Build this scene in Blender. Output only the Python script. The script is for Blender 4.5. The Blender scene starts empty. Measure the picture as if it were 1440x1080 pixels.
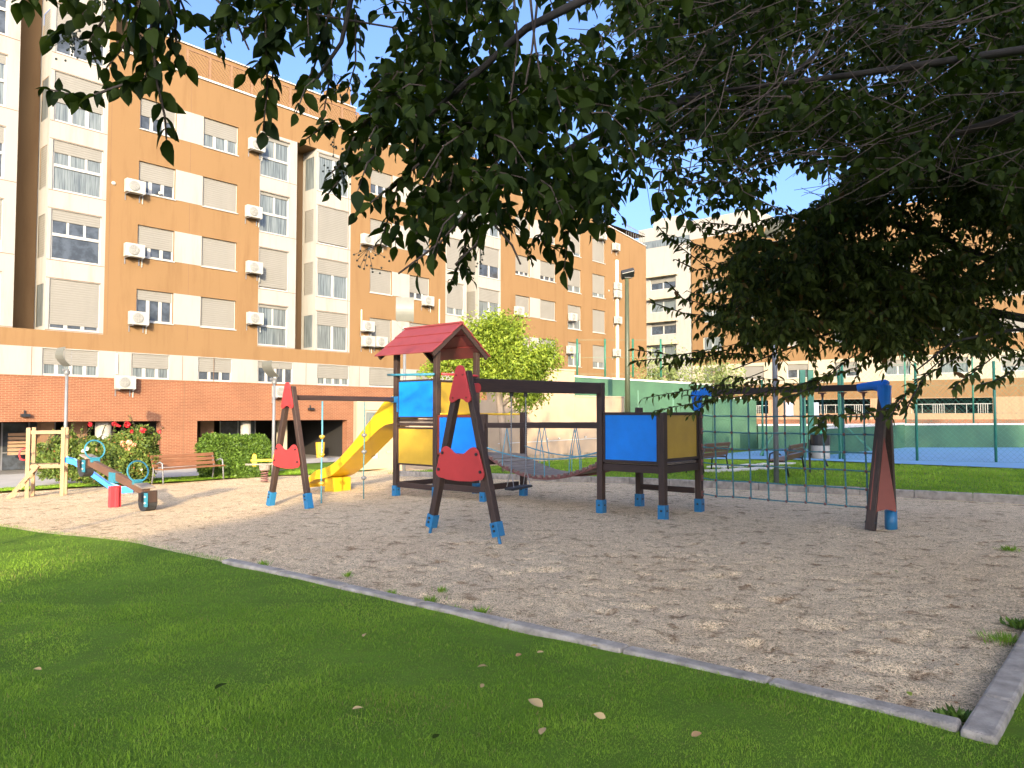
import bpy, bmesh, math, random
import numpy as np
from mathutils import Vector, Matrix

C = bpy.context.scene.collection
PI = math.pi
Zv = Vector((0, 0, 1))
R = math.radians

# ------------------------------------------------------------------ frame of the place
F, EYE, HOR = 1048.0, 1.65, 583.0
PITCH = math.atan((HOR - 540.0) / F)
E2 = Vector((0.656, 0.755, 0)); E1 = Vector((-0.755, 0.656, 0))      # along / into the apartment block
TH = math.atan2(0.755, 0.656)


def W(u, v, z=0.0):
    p = E2 * u + E1 * v
    return Vector((p.x, p.y, z))


def UV(x, y):
    return x * E2.x + y * E2.y, x * E1.x + y * E1.y


def T(x, y):
    """height of the terrain: level lawn, falling gently towards the apartment block"""
    v = x * E1.x + y * E1.y
    a = np.clip(v - 10.1, 0, 22)
    return -0.035 * a


def ray(px, py):
    zc = -(py - 540.0) / F
    cp, sp = math.cos(PITCH), math.sin(PITCH)
    return Vector(((px - 720.0) / F, cp - sp * zc, sp + cp * zc))


def G(px, py, dz=0.0):
    d = ray(px, py); z = 0.0; p = None
    for _ in range(40):
        t = (z + dz - EYE) / d.z
        p = d * t
        z = float(T(p.x, p.y))
    return Vector((p.x, p.y, z))


def at(px, py, Y):
    d = ray(px, py); t = Y / d.y
    return Vector((d.x * t, Y, EYE + d.z * t))


VF = 34.07                                                            # the street side of the block


def fu(px, v=VF):
    r = ((px - 720.0) / F, 1.0)
    t = v / (E1.x * r[0] + E1.y * r[1])
    return t * (E2.x * r[0] + E2.y * r[1])


# ------------------------------------------------------------------ mesh builder
class MB:
    def __init__(s):
        s.v, s.f, s.m = [], [], []

    def add(s, vs, fs, mi=0):
        o = len(s.v)
        s.v += [tuple(x) for x in vs]
        s.f += [tuple(i + o for i in f) for f in fs]
        s.m += [mi] * len(fs)
        return s

    def box(s, c, d, rz=0.0, mi=0, M=None):
        x, y, z = d[0] / 2, d[1] / 2, d[2] / 2
        vs = [Vector((a * x, b * y, e * z)) for a in (-1, 1) for b in (-1, 1) for e in (-1, 1)]
        if M is not None:
            vs = [M @ q for q in vs]
        elif rz:
            m = Matrix.Rotation(rz, 3, 'Z'); vs = [m @ q for q in vs]
        c = Vector(c)
        vs = [q + c for q in vs]
        fs = [(0, 1, 3, 2), (4, 6, 7, 5), (0, 4, 5, 1), (2, 3, 7, 6), (0, 2, 6, 4), (1, 5, 7, 3)]
        return s.add(vs, fs, mi)

    def b2(s, lo, hi, mi=0):
        return s.box([(lo[i] + hi[i]) / 2 for i in range(3)], [abs(hi[i] - lo[i]) for i in range(3)], 0, mi)

    def bar(s, p, q, w, h, mi=0, up=None):
        p, q = Vector(p), Vector(q)
        d = (q - p).normalized()
        u = Vector(up) if up is not None else (Zv if abs(d.z) < 0.95 else Vector((0, 1, 0)))
        a = d.cross(u).normalized(); b = a.cross(d).normalized()
        vs = []
        for o in (p, q):
            for i, j in ((-1, -1), (1, -1), (1, 1), (-1, 1)):
                vs.append(o + a * (i * w / 2) + b * (j * h / 2))
        fs = [(3, 2, 1, 0), (4, 5, 6, 7)] + [(i, (i + 1) % 4, (i + 1) % 4 + 4, i + 4) for i in range(4)]
        return s.add(vs, fs, mi)

    def tube(s, pts, r, n=8, mi=0, closed=False, cap=True):
        pts = [Vector(p) for p in pts]
        k = len(pts)
        rs = r if isinstance(r, (list, tuple)) else [r] * k
        vs = []; prev = None
        for i, p in enumerate(pts):
            if closed:
                d = pts[(i + 1) % k] - pts[i - 1]
            else:
                d = pts[min(i + 1, k - 1)] - pts[max(i - 1, 0)]
            d = d.normalized() if d.length > 1e-9 else Zv.copy()
            if prev is None:
                a = d.orthogonal().normalized()
            else:
                a = (prev - d * prev.dot(d))
                a = a.normalized() if a.length > 1e-6 else d.orthogonal().normalized()
            prev = a; b = d.cross(a)
            for j in range(n):
                t = 2 * PI * j / n
                vs.append(p + (a * math.cos(t) + b * math.sin(t)) * rs[i])
        fs = []
        m = k if closed else k - 1
        for i in range(m):
            i2 = (i + 1) % k
            for j in range(n):
                fs.append((i * n + j, i * n + (j + 1) % n, i2 * n + (j + 1) % n, i2 * n + j))
        if not closed and cap:
            fs.append(tuple(range(n - 1, -1, -1))); fs.append(tuple((k - 1) * n + j for j in range(n)))
        return s.add(vs, fs, mi)

    def prism(s, poly, o, ax, ay, th, mi=0):
        o, ax, ay = Vector(o), Vector(ax).normalized(), Vector(ay).normalized()
        nn = ax.cross(ay).normalized()
        n = len(poly)
        vs = [o + ax * p[0] + ay * p[1] + nn * (-th / 2) for p in poly] + [o + ax * p[0] + ay * p[1] + nn * (th / 2) for p in poly]
        fs = [tuple(range(n - 1, -1, -1)), tuple(range(n, 2 * n))] + [(i, (i + 1) % n, (i + 1) % n + n, i + n) for i in range(n)]
        return s.add(vs, fs, mi)

    def lathe(s, prof, c, n=20, mi=0):
        c = Vector(c); vs = []; fs = []
        for r, z in prof:
            for j in range(n):
                t = 2 * PI * j / n
                vs.append(c + Vector((r * math.cos(t), r * math.sin(t), z)))
        for i in range(len(prof) - 1):
            for j in range(n):
                fs.append((i * n + j, i * n + (j + 1) % n, (i + 1) * n + (j + 1) % n, (i + 1) * n + j))
        fs.append(tuple(range(n - 1, -1, -1))); fs.append(tuple((len(prof) - 1) * n + j for j in range(n)))
        return s.add(vs, fs, mi)

    def ball(s, c, r, mi=0, n=8, sq=(1, 1, 1)):
        prof = []
        c = Vector(c); vs = []; fs = []
        m = max(4, n // 2)
        for i in range(m + 1):
            t = PI * i / m
            for j in range(n):
                a = 2 * PI * j / n
                vs.append(c + Vector((r * sq[0] * math.sin(t) * math.cos(a), r * sq[1] * math.sin(t) * math.sin(a), r * sq[2] * math.cos(t))))
        for i in range(m):
            for j in range(n):
                fs.append((i * n + j, (i + 1) * n + j, (i + 1) * n + (j + 1) % n, i * n + (j + 1) % n))
        return s.add(vs, fs, mi)

    def quad(s, a, b, c, d, mi=0):
        return s.add([a, b, c, d], [(0, 1, 2, 3)], mi)

    def build(s, name, mats, parent=None, smooth=False, bevel=0.0, fix=True):
        me = bpy.data.meshes.new(name)
        me.from_pydata(s.v, [], s.f)
        if not isinstance(mats, (list, tuple)):
            mats = [mats]
        for m in mats:
            me.materials.append(m)
        if len(mats) > 1:
            me.polygons.foreach_set('material_index', s.m)
        if fix:
            bm = bmesh.new(); bm.from_mesh(me)
            bmesh.ops.recalc_face_normals(bm, faces=bm.faces[:])
            bm.to_mesh(me); bm.free()
        if smooth:
            me.polygons.foreach_set('use_smooth', [True] * len(me.polygons))
        o = bpy.data.objects.new(name, me); C.objects.link(o)
        if parent is not None:
            o.parent = parent
        if bevel:
            b = o.modifiers.new('bevel', 'BEVEL'); b.width = bevel; b.segments = 2; b.limit_method = 'ANGLE'; b.angle_limit = R(50)
        return o


def tag(o, label=None, cat=None, group=None, kind=None):
    if label: o['label'] = label
    if cat: o['category'] = cat
    if group: o['group'] = group
    if kind: o['kind'] = kind
    return o


def thing(name, label, cat, loc=(0, 0, 0), rz=0.0, group=None):
    o = bpy.data.objects.new(name, None); C.objects.link(o)
    o.empty_display_size = 0.2
    o.location = loc; o.rotation_euler = (0, 0, rz)
    return tag(o, label, cat, group)


def copy_tree(o, parent=None):
    c = o.copy(); C.objects.link(c)
    if parent is not None: c.parent = parent
    for ch in list(o.children):
        copy_tree(ch, c)
    return c


def np_mesh(name, verts, faces, mat, parent=None, smooth=False, attrs=None):
    """verts (N,3), faces (M,k) with one k"""
    verts = np.asarray(verts, np.float32); faces = np.asarray(faces, np.int32)
    me = bpy.data.meshes.new(name)
    nf, k = faces.shape
    me.vertices.add(len(verts)); me.vertices.foreach_set('co', verts.ravel())
    me.loops.add(nf * k); me.loops.foreach_set('vertex_index', faces.ravel())
    me.polygons.add(nf); me.polygons.foreach_set('loop_start', np.arange(0, nf * k, k, dtype=np.int32))
    me.update(calc_edges=True)
    if smooth: me.polygons.foreach_set('use_smooth', np.ones(nf, bool))
    for an, av in (attrs or {}).items():
        a = me.attributes.new(an, 'FLOAT', 'POINT'); a.data.foreach_set('value', np.asarray(av, np.float32))
    me.materials.append(mat)
    o = bpy.data.objects.new(name, me); C.objects.link(o)
    if parent is not None: o.parent = parent
    return o


RNG = np.random.default_rng(7)


def vnoise(x, y, scale, seed=0):
    g = np.random.default_rng(seed).random((257, 257))
    xs, ys = x / scale + 1000, y / scale + 1000
    xi, yi = np.floor(xs).astype(int), np.floor(ys).astype(int)
    fx, fy = xs - xi, ys - yi
    fx = fx * fx * (3 - 2 * fx); fy = fy * fy * (3 - 2 * fy)
    a = g[xi % 256, yi % 256]; b = g[(xi + 1) % 256, yi % 256]; c = g[xi % 256, (yi + 1) % 256]; d = g[(xi + 1) % 256, (yi + 1) % 256]
    return (a * (1 - fx) + b * fx) * (1 - fy) + (c * (1 - fx) + d * fx) * fy - 0.5


def sheet(name, us, edge_lo, edge_hi, n, zf, mat, kind='structure', along='v', attrs=None):
    """structured sheet in (u,v): rows at us, columns from edge_lo(row) to edge_hi(row)"""
    rows = []
    for q in us:
        a, b = edge_lo(q), edge_hi(q)
        w = np.linspace(a, b, n)
        uu, vv = (w, np.full(n, q)) if along == 'v' else (np.full(n, q), w)
        rows.append(np.stack([uu * E2.x + vv * E1.x, uu * E2.y + vv * E1.y], 1))
    P = np.concatenate(rows)
    z = zf(P[:, 0], P[:, 1])
    V = np.column_stack([P, z])
    m = len(us)
    i = np.arange(m - 1)[:, None] * n + np.arange(n - 1)[None, :]
    i = i.ravel()
    Fc = np.stack([i, i + 1, i + n + 1, i + n], 1)
    e1 = V[Fc[0, 1]] - V[Fc[0, 0]]; e2 = V[Fc[0, 3]] - V[Fc[0, 0]]
    if e1[0] * e2[1] - e1[1] * e2[0] < 0: Fc = Fc[:, ::-1]
    o = np_mesh(name, V, Fc, mat, smooth=True)
    if kind: o['kind'] = kind
    return o


# ------------------------------------------------------------------ materials
MATS = {}


def nodes(name):
    m = bpy.data.materials.new(name); m.use_nodes = True
    nt = m.node_tree
    return m, nt, nt.nodes['Principled BSDF']


def N(nt, typ, **kw):
    n = nt.nodes.new(typ)
    for k, v in kw.items():
        if k in n.inputs.keys() if hasattr(n.inputs, 'keys') else False:
            n.inputs[k].default_value = v
        else:
            setattr(n, k, v)
    return n


def ramp(nt, fac, stops):
    r = nt.nodes.new('ShaderNodeValToRGB')
    els = r.color_ramp.elements
    while len(els) < len(stops): els.new(0.5)
    for e, (p, c) in zip(els, stops):
        e.position = p; e.color = (*c, 1)
    nt.links.new(fac, r.inputs['Fac'])
    return r.outputs['Color']


def noise(nt, scale, detail=4, rough=0.55, stretch=None, coord='Object'):
    tc = nt.nodes.new('ShaderNodeTexCoord')
    vec = tc.outputs[coord]
    if stretch:
        mp = nt.nodes.new('ShaderNodeMapping'); mp.inputs['Scale'].default_value = stretch
        nt.links.new(vec, mp.inputs['Vector']); vec = mp.outputs['Vector']
    n = nt.nodes.new('ShaderNodeTexNoise')
    n.inputs['Scale'].default_value = scale; n.inputs['Detail'].default_value = detail; n.inputs['Roughness'].default_value = rough
    nt.links.new(vec, n.inputs['Vector'])
    return n.outputs['Fac']


def bump(nt, h, strength, dist=0.01, normal=None):
    b = nt.nodes.new('ShaderNodeBump'); b.inputs['Strength'].default_value = strength; b.inputs['Distance'].default_value = dist
    nt.links.new(h, b.inputs['Height'])
    if normal is not None: nt.links.new(normal, b.inputs['Normal'])
    return b.outputs['Normal']


def mix(nt, fac, a, b, typ='MIX'):
    m = nt.nodes.new('ShaderNodeMix'); m.data_type = 'RGBA'; m.blend_type = typ
    for s, x in (('Factor', fac), ('A', a), ('B', b)):
        i = [q for q in m.inputs if q.name == s and (q.type == 'RGBA' if s != 'Factor' else q.type == 'VALUE')][0]
        if isinstance(x, (int, float)): i.default_value = x
        elif isinstance(x, tuple): i.default_value = (*x, 1)
        else: nt.links.new(x, i)
    return [q for q in m.outputs if q.type == 'RGBA'][0]


def dark(c, k): return tuple(x * k for x in c)


def simple(name, c, rough=0.6, var=0.15, scale=6.0, bmp=0.0, bscale=60.0, stretch=None, metal=0.0, c2=None, spec=None, bdist=0.004, detail=5):
    m, nt, p = nodes(name)
    n = noise(nt, scale, detail, 0.6, stretch)
    c2 = c2 or dark(c, 1 - 2 * var)
    col = ramp(nt, n, [(0.32, c2), (0.68, c)])
    nt.links.new(col, p.inputs['Base Color'])
    p.inputs['Roughness'].default_value = rough; p.inputs['Metallic'].default_value = metal
    if spec is not None: p.inputs['Specular IOR Level'].default_value = spec
    if bmp:
        h = noise(nt, bscale, 3, 0.6, stretch)
        nt.links.new(bump(nt, h, bmp, bdist), p.inputs['Normal'])
    return m


def stucco(name, c):
    m, nt, p = nodes(name)
    a = noise(nt, 0.35, 5, 0.6)
    b = noise(nt, 1.6, 6, 0.7, (1, 1, 0.12))
    g = noise(nt, 40, 3, 0.7)
    col = ramp(nt, a, [(0.3, dark(c, 0.93)), (0.7, c)])
    s = ramp(nt, b, [(0.30, (0.76, 0.72, 0.68)), (0.50, (1, 1, 1))])
    col = mix(nt, 0.7, col, mix(nt, 1.0, col, s, 'MULTIPLY'))
    nt.links.new(col, p.inputs['Base Color'])
    p.inputs['Roughness'].default_value = 0.9; p.inputs['Specular IOR Level'].default_value = 0.2
    nt.links.new(bump(nt, g, 0.25, 0.004), p.inputs['Normal'])
    return m


def brickmat(name, c1, c2, mortar, bw=0.24, bh=0.07):
    m, nt, p = nodes(name)
    tc = nt.nodes.new('ShaderNodeTexCoord')
    sp = nt.nodes.new('ShaderNodeSeparateXYZ'); nt.links.new(tc.outputs['Object'], sp.inputs[0])
    cb = nt.nodes.new('ShaderNodeCombineXYZ'); ad = nt.nodes.new('ShaderNodeMath'); ad.operation = 'ADD'
    nt.links.new(sp.outputs['X'], ad.inputs[0]); nt.links.new(sp.outputs['Y'], ad.inputs[1])
    nt.links.new(ad.outputs[0], cb.inputs['X']); nt.links.new(sp.outputs['Z'], cb.inputs['Y'])
    br = nt.nodes.new('ShaderNodeTexBrick')
    nt.links.new(cb.outputs[0], br.inputs['Vector'])
    br.inputs['Scale'].default_value = 1.0
    br.inputs['Brick Width'].default_value = bw; br.inputs['Row Height'].default_value = bh
    br.inputs['Mortar Size'].default_value = 0.011; br.inputs['Mortar Smooth'].default_value = 0.2
    br.inputs['Color1'].default_value = (*c1, 1); br.inputs['Color2'].default_value = (*c2, 1); br.inputs['Mortar'].default_value = (*mortar, 1)
    n = noise(nt, 0.8, 5, 0.6)
    s = ramp(nt, n, [(0.3, (0.82, 0.80, 0.78)), (0.65, (1, 1, 1))])
    nt.links.new(mix(nt, 1.0, br.outputs['Color'], s, 'MULTIPLY'), p.inputs['Base Color'])
    p.inputs['Roughness'].default_value = 0.85
    iv = nt.nodes.new('ShaderNodeMath'); iv.operation = 'SUBTRACT'; iv.inputs[0].default_value = 1.0
    nt.links.new(br.outputs['Fac'], iv.inputs[1])
    nt.links.new(bump(nt, iv.outputs[0], 0.6, 0.008), p.inputs['Normal'])
    return m


def wood(name, c, c2, axis='z', rough=0.6, k=1.0):
    st = {'x': (0.5, 9, 9), 'y': (9, 0.5, 9), 'z': (9, 9, 0.5)}[axis]
    m, nt, p = nodes(name)
    n = noise(nt, 5 * k, 6, 0.65, st)
    n2 = noise(nt, 1.3, 3, 0.5)
    col = ramp(nt, n, [(0.3, c2), (0.62, c)])
    s = ramp(nt, n2, [(0.35, (0.75, 0.75, 0.75)), (0.65, (1, 1, 1))])
    nt.links.new(mix(nt, 1.0, col, s, 'MULTIPLY'), p.inputs['Base Color'])
    p.inputs['Roughness'].default_value = rough
    nt.links.new(bump(nt, n, 0.4, 0.004), p.inputs['Normal'])
    return m


def leafmat(name, lo, hi, trans=0.3, rough=0.45, odd=None):
    m, nt, p = nodes(name)
    at_ = nt.nodes.new('ShaderNodeAttribute'); at_.attribute_name = 'rnd'
    st = [(0.0, lo), (0.8, hi)]
    if odd: st += [(0.95, hi), (1.0, odd)]
    col = ramp(nt, at_.outputs['Fac'], st)
    nt.links.new(col, p.inputs['Base Color'])
    p.inputs['Roughness'].default_value = rough; p.inputs['Specular IOR Level'].default_value = 0.22
    tr = nt.nodes.new('ShaderNodeBsdfTranslucent')
    tc = mix(nt, 1.0, col, (1.3, 1.25, 0.5), 'MULTIPLY')
    nt.links.new(tc, tr.inputs['Color'])
    ms = nt.nodes.new('ShaderNodeMixShader'); ms.inputs[0].default_value = trans
    out = nt.nodes['Material Output']
    nt.links.new(p.outputs[0], ms.inputs[1]); nt.links.new(tr.outputs[0], ms.inputs[2]); nt.links.new(ms.outputs[0], out.inputs['Surface'])
    return m


def panemat(name, c, c2, stripes=True):
    m, nt, p = nodes(name)
    n = noise(nt, 3.0, 3, 0.6, (7, 7, 0.25) if stripes else (1, 1, 1))
    col = ramp(nt, n, [(0.38, c2), (0.62, c)])
    nt.links.new(col, p.inputs['Base Color'])
    p.inputs['Roughness'].default_value = 0.5
    p.inputs['Coat Weight'].default_value = 1.0; p.inputs['Coat Roughness'].default_value = 0.03
    return m


def shuttermat(name, c):
    m, nt, p = nodes(name)
    tc = nt.nodes.new('ShaderNodeTexCoord')
    w = nt.nodes.new('ShaderNodeTexWave'); w.bands_direction = 'Z'; w.inputs['Scale'].default_value = 3.2
    nt.links.new(tc.outputs['Object'], w.inputs['Vector'])
    n = noise(nt, 1.5, 4, 0.6, (1, 1, 0.3))
    col = ramp(nt, n, [(0.3, dark(c, 0.9)), (0.7, c)])
    nt.links.new(col, p.inputs['Base Color']); p.inputs['Roughness'].default_value = 0.55
    nt.links.new(bump(nt, w.outputs['Fac'], 0.5, 0.01), p.inputs['Normal'])
    return m


M_ = dict(
    orange=stucco('orange_stucco', (0.194, 0.113, 0.052)),
    white=stucco('white_panel', (0.290, 0.272, 0.245)),
    cream=stucco('cream_stucco', (0.38, 0.325, 0.24)),
    peach=stucco('peach_stucco', (0.33, 0.21, 0.13)),
    brick=brickmat('red_brick', (0.205, 0.070, 0.030), (0.170, 0.056, 0.024), (0.27, 0.145, 0.080)),
    frame=simple('window_frame_white', (0.36, 0.35, 0.33), 0.4, 0.04),
    shutter=shuttermat('roller_shutter', (0.186, 0.174, 0.152)),
    glass=panemat('dark_glass', (0.05, 0.06, 0.075), (0.02, 0.025, 0.03), False),
    curtain=panemat('curtained_glass', (0.155, 0.175, 0.175), (0.055, 0.068, 0.075)),
    seam=simple('joint_line', (0.155, 0.085, 0.045), 0.9, 0.05),
    coping=simple('coping_metal', (0.50, 0.48, 0.46), 0.5, 0.06),
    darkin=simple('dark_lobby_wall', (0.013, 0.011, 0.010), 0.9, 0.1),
    lobby=simple('lobby_floor', (0.26, 0.24, 0.22), 0.5, 0.1),
    acw=simple('ac_white', (0.34, 0.325, 0.295), 0.45, 0.05),
    acd=simple('ac_grille', (0.20, 0.20, 0.19), 0.5, 0.1),
    lattice=simple('lattice_wood', (0.22, 0.12, 0.065), 0.8, 0.12),
    pipe=simple('cream_pipe', (0.72, 0.64, 0.50), 0.5, 0.05),
    brown=wood('stained_post_wood', (0.056, 0.030, 0.020), (0.024, 0.013, 0.010), 'z'),
    brownx=wood('stained_beam_wood', (0.046, 0.024, 0.017), (0.022, 0.012, 0.010), 'x'),
    browny=wood('stained_rail_wood', (0.046, 0.024, 0.017), (0.022, 0.012, 0.010), 'y'),
    plank=wood('weathered_plank', (0.30, 0.25, 0.21), (0.17, 0.13, 0.10), 'x', 0.8),
    pine=wood('raw_pine', (0.36, 0.235, 0.125), (0.26, 0.16, 0.085), 'z', 0.7),
    pinex=wood('raw_pine_rail', (0.36, 0.235, 0.125), (0.26, 0.16, 0.085), 'x', 0.7),
    bench=wood('bench_slat', (0.27, 0.115, 0.055), (0.18, 0.075, 0.035), 'x', 0.5),
    bdark=wood('bench_slat_dark', (0.16, 0.08, 0.05), (0.10, 0.05, 0.03), 'x', 0.5),
    blue=simple('blue_panel_plastic', (0.004, 0.205, 0.74), 0.38, 0.09, 2.4, 0.12, 160, detail=9),
    lblue=simple('blue_shoe_paint', (0.015, 0.15, 0.32), 0.45, 0.12, 9.0),
    yellow=simple('yellow_panel_plastic', (0.50, 0.31, 0.030), 0.40, 0.09, 2.4, 0.12, 160, detail=9),
    slide=simple('yellow_slide_plastic', (0.60, 0.36, 0.01), 0.30, 0.05, 2.0),
    red=simple('red_panel_plastic', (0.43, 0.036, 0.036), 0.42, 0.09, 2.8, 0.12, 160, detail=9),
    rust=simple('dull_red_panel', (0.20, 0.032, 0.018), 0.5, 0.10, 3.0),
    roofred=simple('red_roof_board', (0.225, 0.036, 0.038), 0.5, 0.10, 3.0, 0.1, 90),
    black=simple('black_bolt', (0.02, 0.02, 0.022), 0.4, 0.1),
    rubber=simple('black_rubber', (0.03, 0.03, 0.032), 0.8, 0.2),
    steel=simple('steel', (0.35, 0.35, 0.36), 0.4, 0.1, metal=0.7),
    galv=simple('grey_pole_paint', (0.17, 0.172, 0.18), 0.5, 0.12, 2.0),
    gpole=simple('green_pole_paint', (0.060, 0.070, 0.038), 0.5, 0.12, 2.0),
    reflector=simple('lamp_reflector', (0.13, 0.13, 0.11), 0.5, 0.06),
    rope=simple('teal_rope', (0.07, 0.22, 0.25), 0.8, 0.2, 30, 0.4, 200),
    cyan=simple('light_blue_rope', (0.10, 0.30, 0.40), 0.7, 0.15, 30, 0.4, 200),
    knot=simple('red_brown_clip', (0.20, 0.085, 0.075), 0.6, 0.15),
    greenpost=simple('green_fence_paint', (0.025, 0.16, 0.10), 0.45, 0.12),
    greenwall=simple('green_court_wall', (0.030, 0.098, 0.050), 0.75, 0.12, 0.9, 0.2, 30, c2=(0.015, 0.060, 0.034)),
    kerb=simple('concrete_kerb', (0.42, 0.365, 0.305), 0.95, 0.26, 7.0, 1.0, 70, detail=9, bdist=0.012),
    pave=simple('pavement', (0.42, 0.40, 0.37), 0.9, 0.08, 1.2, 0.3, 50),
    slab=simple('white_paving_slab', (0.62, 0.58, 0.52), 0.85, 0.10, 3.0, 0.3, 50),
    court=simple('blue_court', (0.135, 0.31, 0.51), 0.7, 0.08, 1.5),
    line=simple('white_court_line', (0.75, 0.75, 0.75), 0.7, 0.05),
    bark=simple('bark', (0.024, 0.018, 0.014), 0.9, 0.25, 9.0, 0.8, 40, (1, 1, 0.3)),
    bark2=simple('pale_bark', (0.36, 0.27, 0.20), 0.9, 0.2, 9.0, 0.6, 40, (1, 1, 0.3)),
    twig=simple('twig_bark', (0.055, 0.036, 0.026), 0.85, 0.2, 20.0),
    berry=simple('privet_berry', (0.04, 0.05, 0.035), 0.5, 0.2, 40.0),
    binw=simple('bin_grey', (0.42, 0.40, 0.38), 0.6, 0.1),
    bag=simple('green_bag', (0.06, 0.40, 0.24), 0.5, 0.15, 9.0),
    teal=simple('teal_tube_paint', (0.03, 0.19, 0.27), 0.4, 0.1),
    bslide=simple('blue_slide_plastic', (0.01, 0.20, 0.72), 0.3, 0.05),
    bred=simple('bright_red_paint', (0.66, 0.04, 0.05), 0.4, 0.05),
    rosered=simple('red_petal', (0.58, 0.02, 0.03), 0.5, 0.2, 30.0),
    rosepk=simple('peach_petal', (0.85, 0.38, 0.24), 0.5, 0.15, 30.0),
    rosewh=simple('white_petal', (0.80, 0.72, 0.64), 0.5, 0.1, 30.0),
    cheek=simple('old_cream_wall', (0.42, 0.30, 0.20), 0.9, 0.08, 1.0, 0.3, 40),
    stone=simple('stone_plinth', (0.45, 0.33, 0.20), 0.9, 0.25, 5.0, 0.8, 9, bdist=0.03),
    signw=simple('white_sign', (0.72, 0.72, 0.74), 0.5, 0.04),
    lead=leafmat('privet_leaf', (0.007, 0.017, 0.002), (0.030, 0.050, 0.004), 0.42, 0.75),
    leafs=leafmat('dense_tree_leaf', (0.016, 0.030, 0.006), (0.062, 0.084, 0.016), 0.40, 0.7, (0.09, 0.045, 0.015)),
    leafy=leafmat('bright_tree_leaf', (0.110, 0.180, 0.020), (0.29, 0.36, 0.045), 0.35, 0.5),
    leafh=leafmat('hedge_leaf', (0.028, 0.065, 0.010), (0.12, 0.20, 0.030), 0.25, 0.45),
    leafr=leafmat('rose_leaf', (0.035, 0.070, 0.015), (0.16, 0.21, 0.045), 0.3, 0.45, (0.30, 0.10, 0.05)),
    leafo=leafmat('olive_leaf', (0.12, 0.17, 0.06), (0.24, 0.28, 0.10), 0.3, 0.5),
    dry=leafmat('dry_leaf', (0.20, 0.10, 0.05), (0.42, 0.30, 0.14), 0.1, 0.7),
    ybin=simple('yellow_bin', (0.55, 0.33, 0.03), 0.5, 0.08),
)


def lawnmat(name, c, c2, c3):
    m, nt, p = nodes(name)
    a = noise(nt, 1.1, 5, 0.65); b = noise(nt, 14, 6, 0.7); g = noise(nt, 120, 3, 0.8)
    col = ramp(nt, a, [(0.35, c2), (0.65, c)])
    col = mix(nt, ramp(nt, b, [(0.4, (0, 0, 0)), (0.7, (0.55, 0.55, 0.55))]), col, c3)
    nt.links.new(col, p.inputs['Base Color'])
    p.inputs['Roughness'].default_value = 0.9; p.inputs['Specular IOR Level'].default_value = 0.1
    n1 = bump(nt, g, 0.9, 0.02)
    nt.links.new(bump(nt, b, 0.7, 0.03, n1), p.inputs['Normal'])
    return m


def sandmat():
    m, nt, p = nodes('coarse_sand')
    a = noise(nt, 0.45, 5, 0.6); b = noise(nt, 4.2, 8, 0.72); g = noise(nt, 120, 2, 0.7); h = noise(nt, 52, 4, 0.8); d = noise(nt, 16, 5, 0.75)
    col = ramp(nt, a, [(0.3, (0.92, 0.70, 0.44)), (0.7, (1.0, 0.79, 0.52))])
    col = mix(nt, 1.0, col, ramp(nt, b, [(0.36, (0.52, 0.44, 0.39)), (0.46, (1, 1, 1))]), 'MULTIPLY')
    col = mix(nt, 1.0, col, ramp(nt, d, [(0.33, (0.50, 0.45, 0.40)), (0.47, (1, 1, 1))]), 'MULTIPLY')
    col = mix(nt, 1.0, col, ramp(nt, h, [(0.34, (0.26, 0.22, 0.19)), (0.47, (0.92, 0.90, 0.88)), (0.64, (1.20, 1.20, 1.20))]), 'MULTIPLY')
    col = mix(nt, 1.0, col, ramp(nt, g, [(0.34, (0.36, 0.32, 0.29)), (0.5, (0.95, 0.95, 0.95)), (0.66, (1.22, 1.22, 1.22))]), 'MULTIPLY')
    nt.links.new(col, p.inputs['Base Color'])
    p.inputs['Roughness'].default_value = 0.95; p.inputs['Specular IOR Level'].default_value = 0.15
    n1 = bump(nt, g, 0.9, 0.010)
    n2 = bump(nt, h, 0.9, 0.020, n1)
    n3 = bump(nt, d, 0.8, 0.03, n2)
    nt.links.new(bump(nt, b, 0.8, 0.06, n3), p.inputs['Normal'])
    return m


M_['lawn'] = lawnmat('lawn', (0.140, 0.255, 0.024), (0.090, 0.175, 0.018), (0.120, 0.150, 0.030))
M_['earth'] = lawnmat('ground_cover', (0.09, 0.12, 0.04), (0.10, 0.09, 0.05), (0.07, 0.09, 0.03))
M_['sand'] = sandmat()
M_['blade'] = leafmat('grass_blade', (0.095, 0.195, 0.014), (0.235, 0.375, 0.035), 0.3, 0.6, (0.24, 0.20, 0.08))

# ------------------------------------------------------------------ camera, sky, sun
sc = bpy.context.scene
cam = bpy.data.cameras.new('camera'); co = bpy.data.objects.new('camera', cam); C.objects.link(co)
cam.sensor_fit = 'HORIZONTAL'; cam.sensor_width = 36.0; cam.lens = 36.0 * F / 1440.0; cam.clip_end = 2000; cam.clip_start = 0.05
co.location = (0, 0, EYE); co.rotation_euler = (PI / 2 + PITCH, 0, 0)
sc.camera = co

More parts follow.
